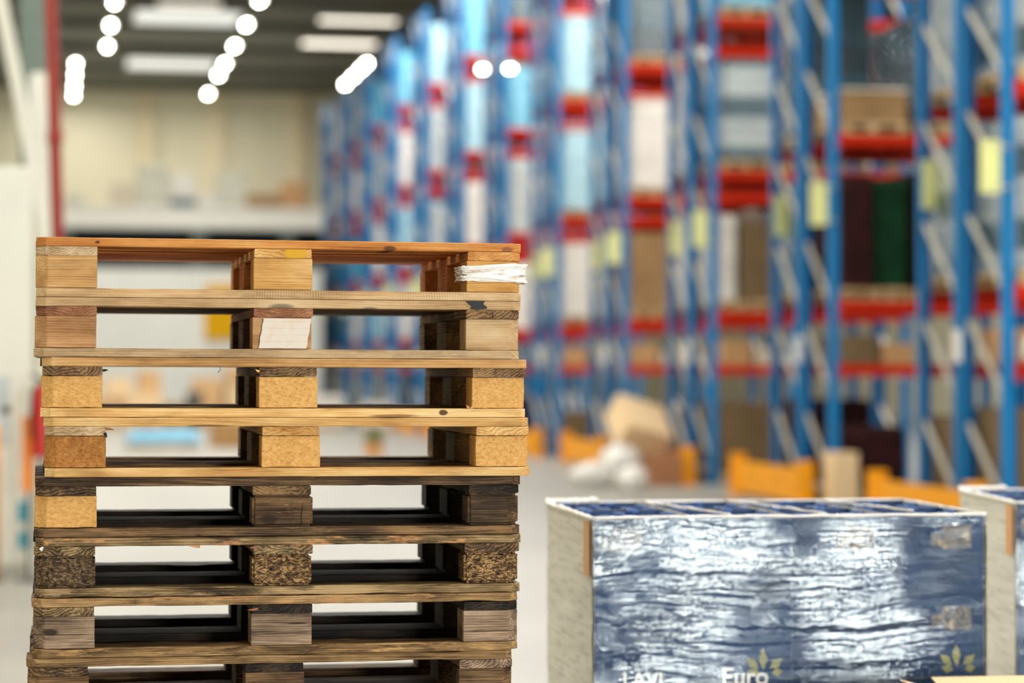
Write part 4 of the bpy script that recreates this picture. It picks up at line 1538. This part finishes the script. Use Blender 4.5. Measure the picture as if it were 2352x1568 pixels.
o = thing('fire_extinguisher', 'red fire extinguisher on a stand by the white cabinet', 'fire extinguisher', (-0.10, 18.3, 0))
RED = plain('extinguisher_red', 'c0201c', 0.35, var=0.05)
mb = MB()
mb.lathe([(0.075, 0.92), (0.08, 0.94), (0.08, 1.36), (0.06, 1.43), (0.025, 1.46)], n=20)
mb.build('cylinder', RED, o)
mb = MB()
mb.lathe([(0.025, 1.461), (0.025, 1.5)], n=12)
mb.bar((-0.01, 0, 1.5), (-0.09, 0, 1.53), 0.02)
mb.tube([(0.02, -.01, 1.48), (-0.07, -.05, 1.42), (-0.085, -.06, 1.2), (-0.07, -.075, 1.05)], 0.012, 8)
mb.build('valve_and_hose', plain('rubber_black', '191b1d', 0.5), o)
mb = MB()
mb.lathe([(0.13, 0), (0.13, 0.02), (0.02, 0.03), (0.02, 0.915)], n=16)
mb.build('stand', GREY, o)
o = thing('marker_board', 'orange upright marker board beside the white cabinet', 'sign', (-0.205, 18.35, 0))
mb = MB()
mb.box((-0.045, 0, 0.66), (0.035, 0.02, 1.22))
mb.build('board', plain('marker_orange', 'f08a14', 0.45), o)
mb = MB()
mb.bar((0, 0.03, 0.0), (0, 0.03, 1.1), 0.025)
mb.box((-0.1, -0.06, 0), (0.1, 0.12, 0.012))
mb.build('post', GREY, o)
o = thing('bollard', 'slim yellow bollard on the floor before the white cabinet', 'bollard', (-0.475, 18.45, 0))
mb = MB()
mb.lathe([(0.06, 0.012), (0.06, 1.12), (0.04, 1.16), (0.0, 1.17)], n=18)
mb.build('tube', plain('bollard_orange_yellow', 'f0a030', 0.45), o, True)
mb = MB()
mb.box((-0.1, -0.1, 0), (0.1, 0.1, 0.012))
mb.build('base_plate', GREY, o)

o = thing('fire_pipe', 'vertical red fire pipe behind the pallet stack', 'pipe', (-0.005, 20, 0))
RP = plain('pipe_red_paint', '8f2a20', 0.45, var=0.08)
mb = MB()
mb.tube([(0.09 - 0.03 * z, 0, z) for z in (0.02, 3, 6, 9, 11.8)], 0.052, 16)
mb.build('pipe_run', RP, o, True)
for z in (1.0, 3.4, 6.0):
    mb = MB()
    mb.lathe([(0.06, z), (0.066, z + 0.02), (0.066, z + 0.1), (0.06, z + 0.12)], c=(0.09 - 0.03 * z, 0, 0), n=16)
    mb.build('coupling', RP, o)
mb = MB()
mb.lathe([(0.09, 0), (0.09, 0.02)], c=(0.09, 0, 0), n=16)
mb.build('flange', RP, o)

o = thing('steel_column', 'grey green steel column behind the white brace', 'column', (-0.22, 24, 0))
mb = MB()
mb.box((-0.14, 0, 0.02), (0.14, 0.02, 12.2))
mb.box((-0.14, 0.24, 0.02), (0.14, 0.26, 12.2))
mb.box((-0.01, 0.02, 0.02), (0.01, 0.24, 12.2))
mb.build('profile', plain('column_grey_green', '68786f', 0.5), o)
mb = MB()
mb.box((-0.2, -0.06, 0), (0.2, 0.32, 0.02))
mb.build('base_plate', GREY, o)
o = thing('white_post', 'white square post with rounded top in front of the grey green column', 'post', (-0.15, 22.3, 0))
mb = MB()
mb.box((-0.10, 0, 0), (0.095, 0.2, 4.2))
mb.box((-0.085, 0.015, 4.2), (0.08, 0.185, 4.26))
mb.build('profile', CW, o)
o = thing('diagonal_brace', 'white diagonal steel brace beside the red pipe', 'brace', (-0.06, 22.1, 2.4))
mb = MB()
mb.bar((-1.0, 0, 5.3), (0.0, 0, 0.25), 0.12, 0.12, up=(0, 1, 0))
mb.build('bar', CW, o)
mb = MB()
mb.box((-0.1, -0.05, -2.4), (0.1, 0.15, 0.3))
mb.build('foot', CW, o)
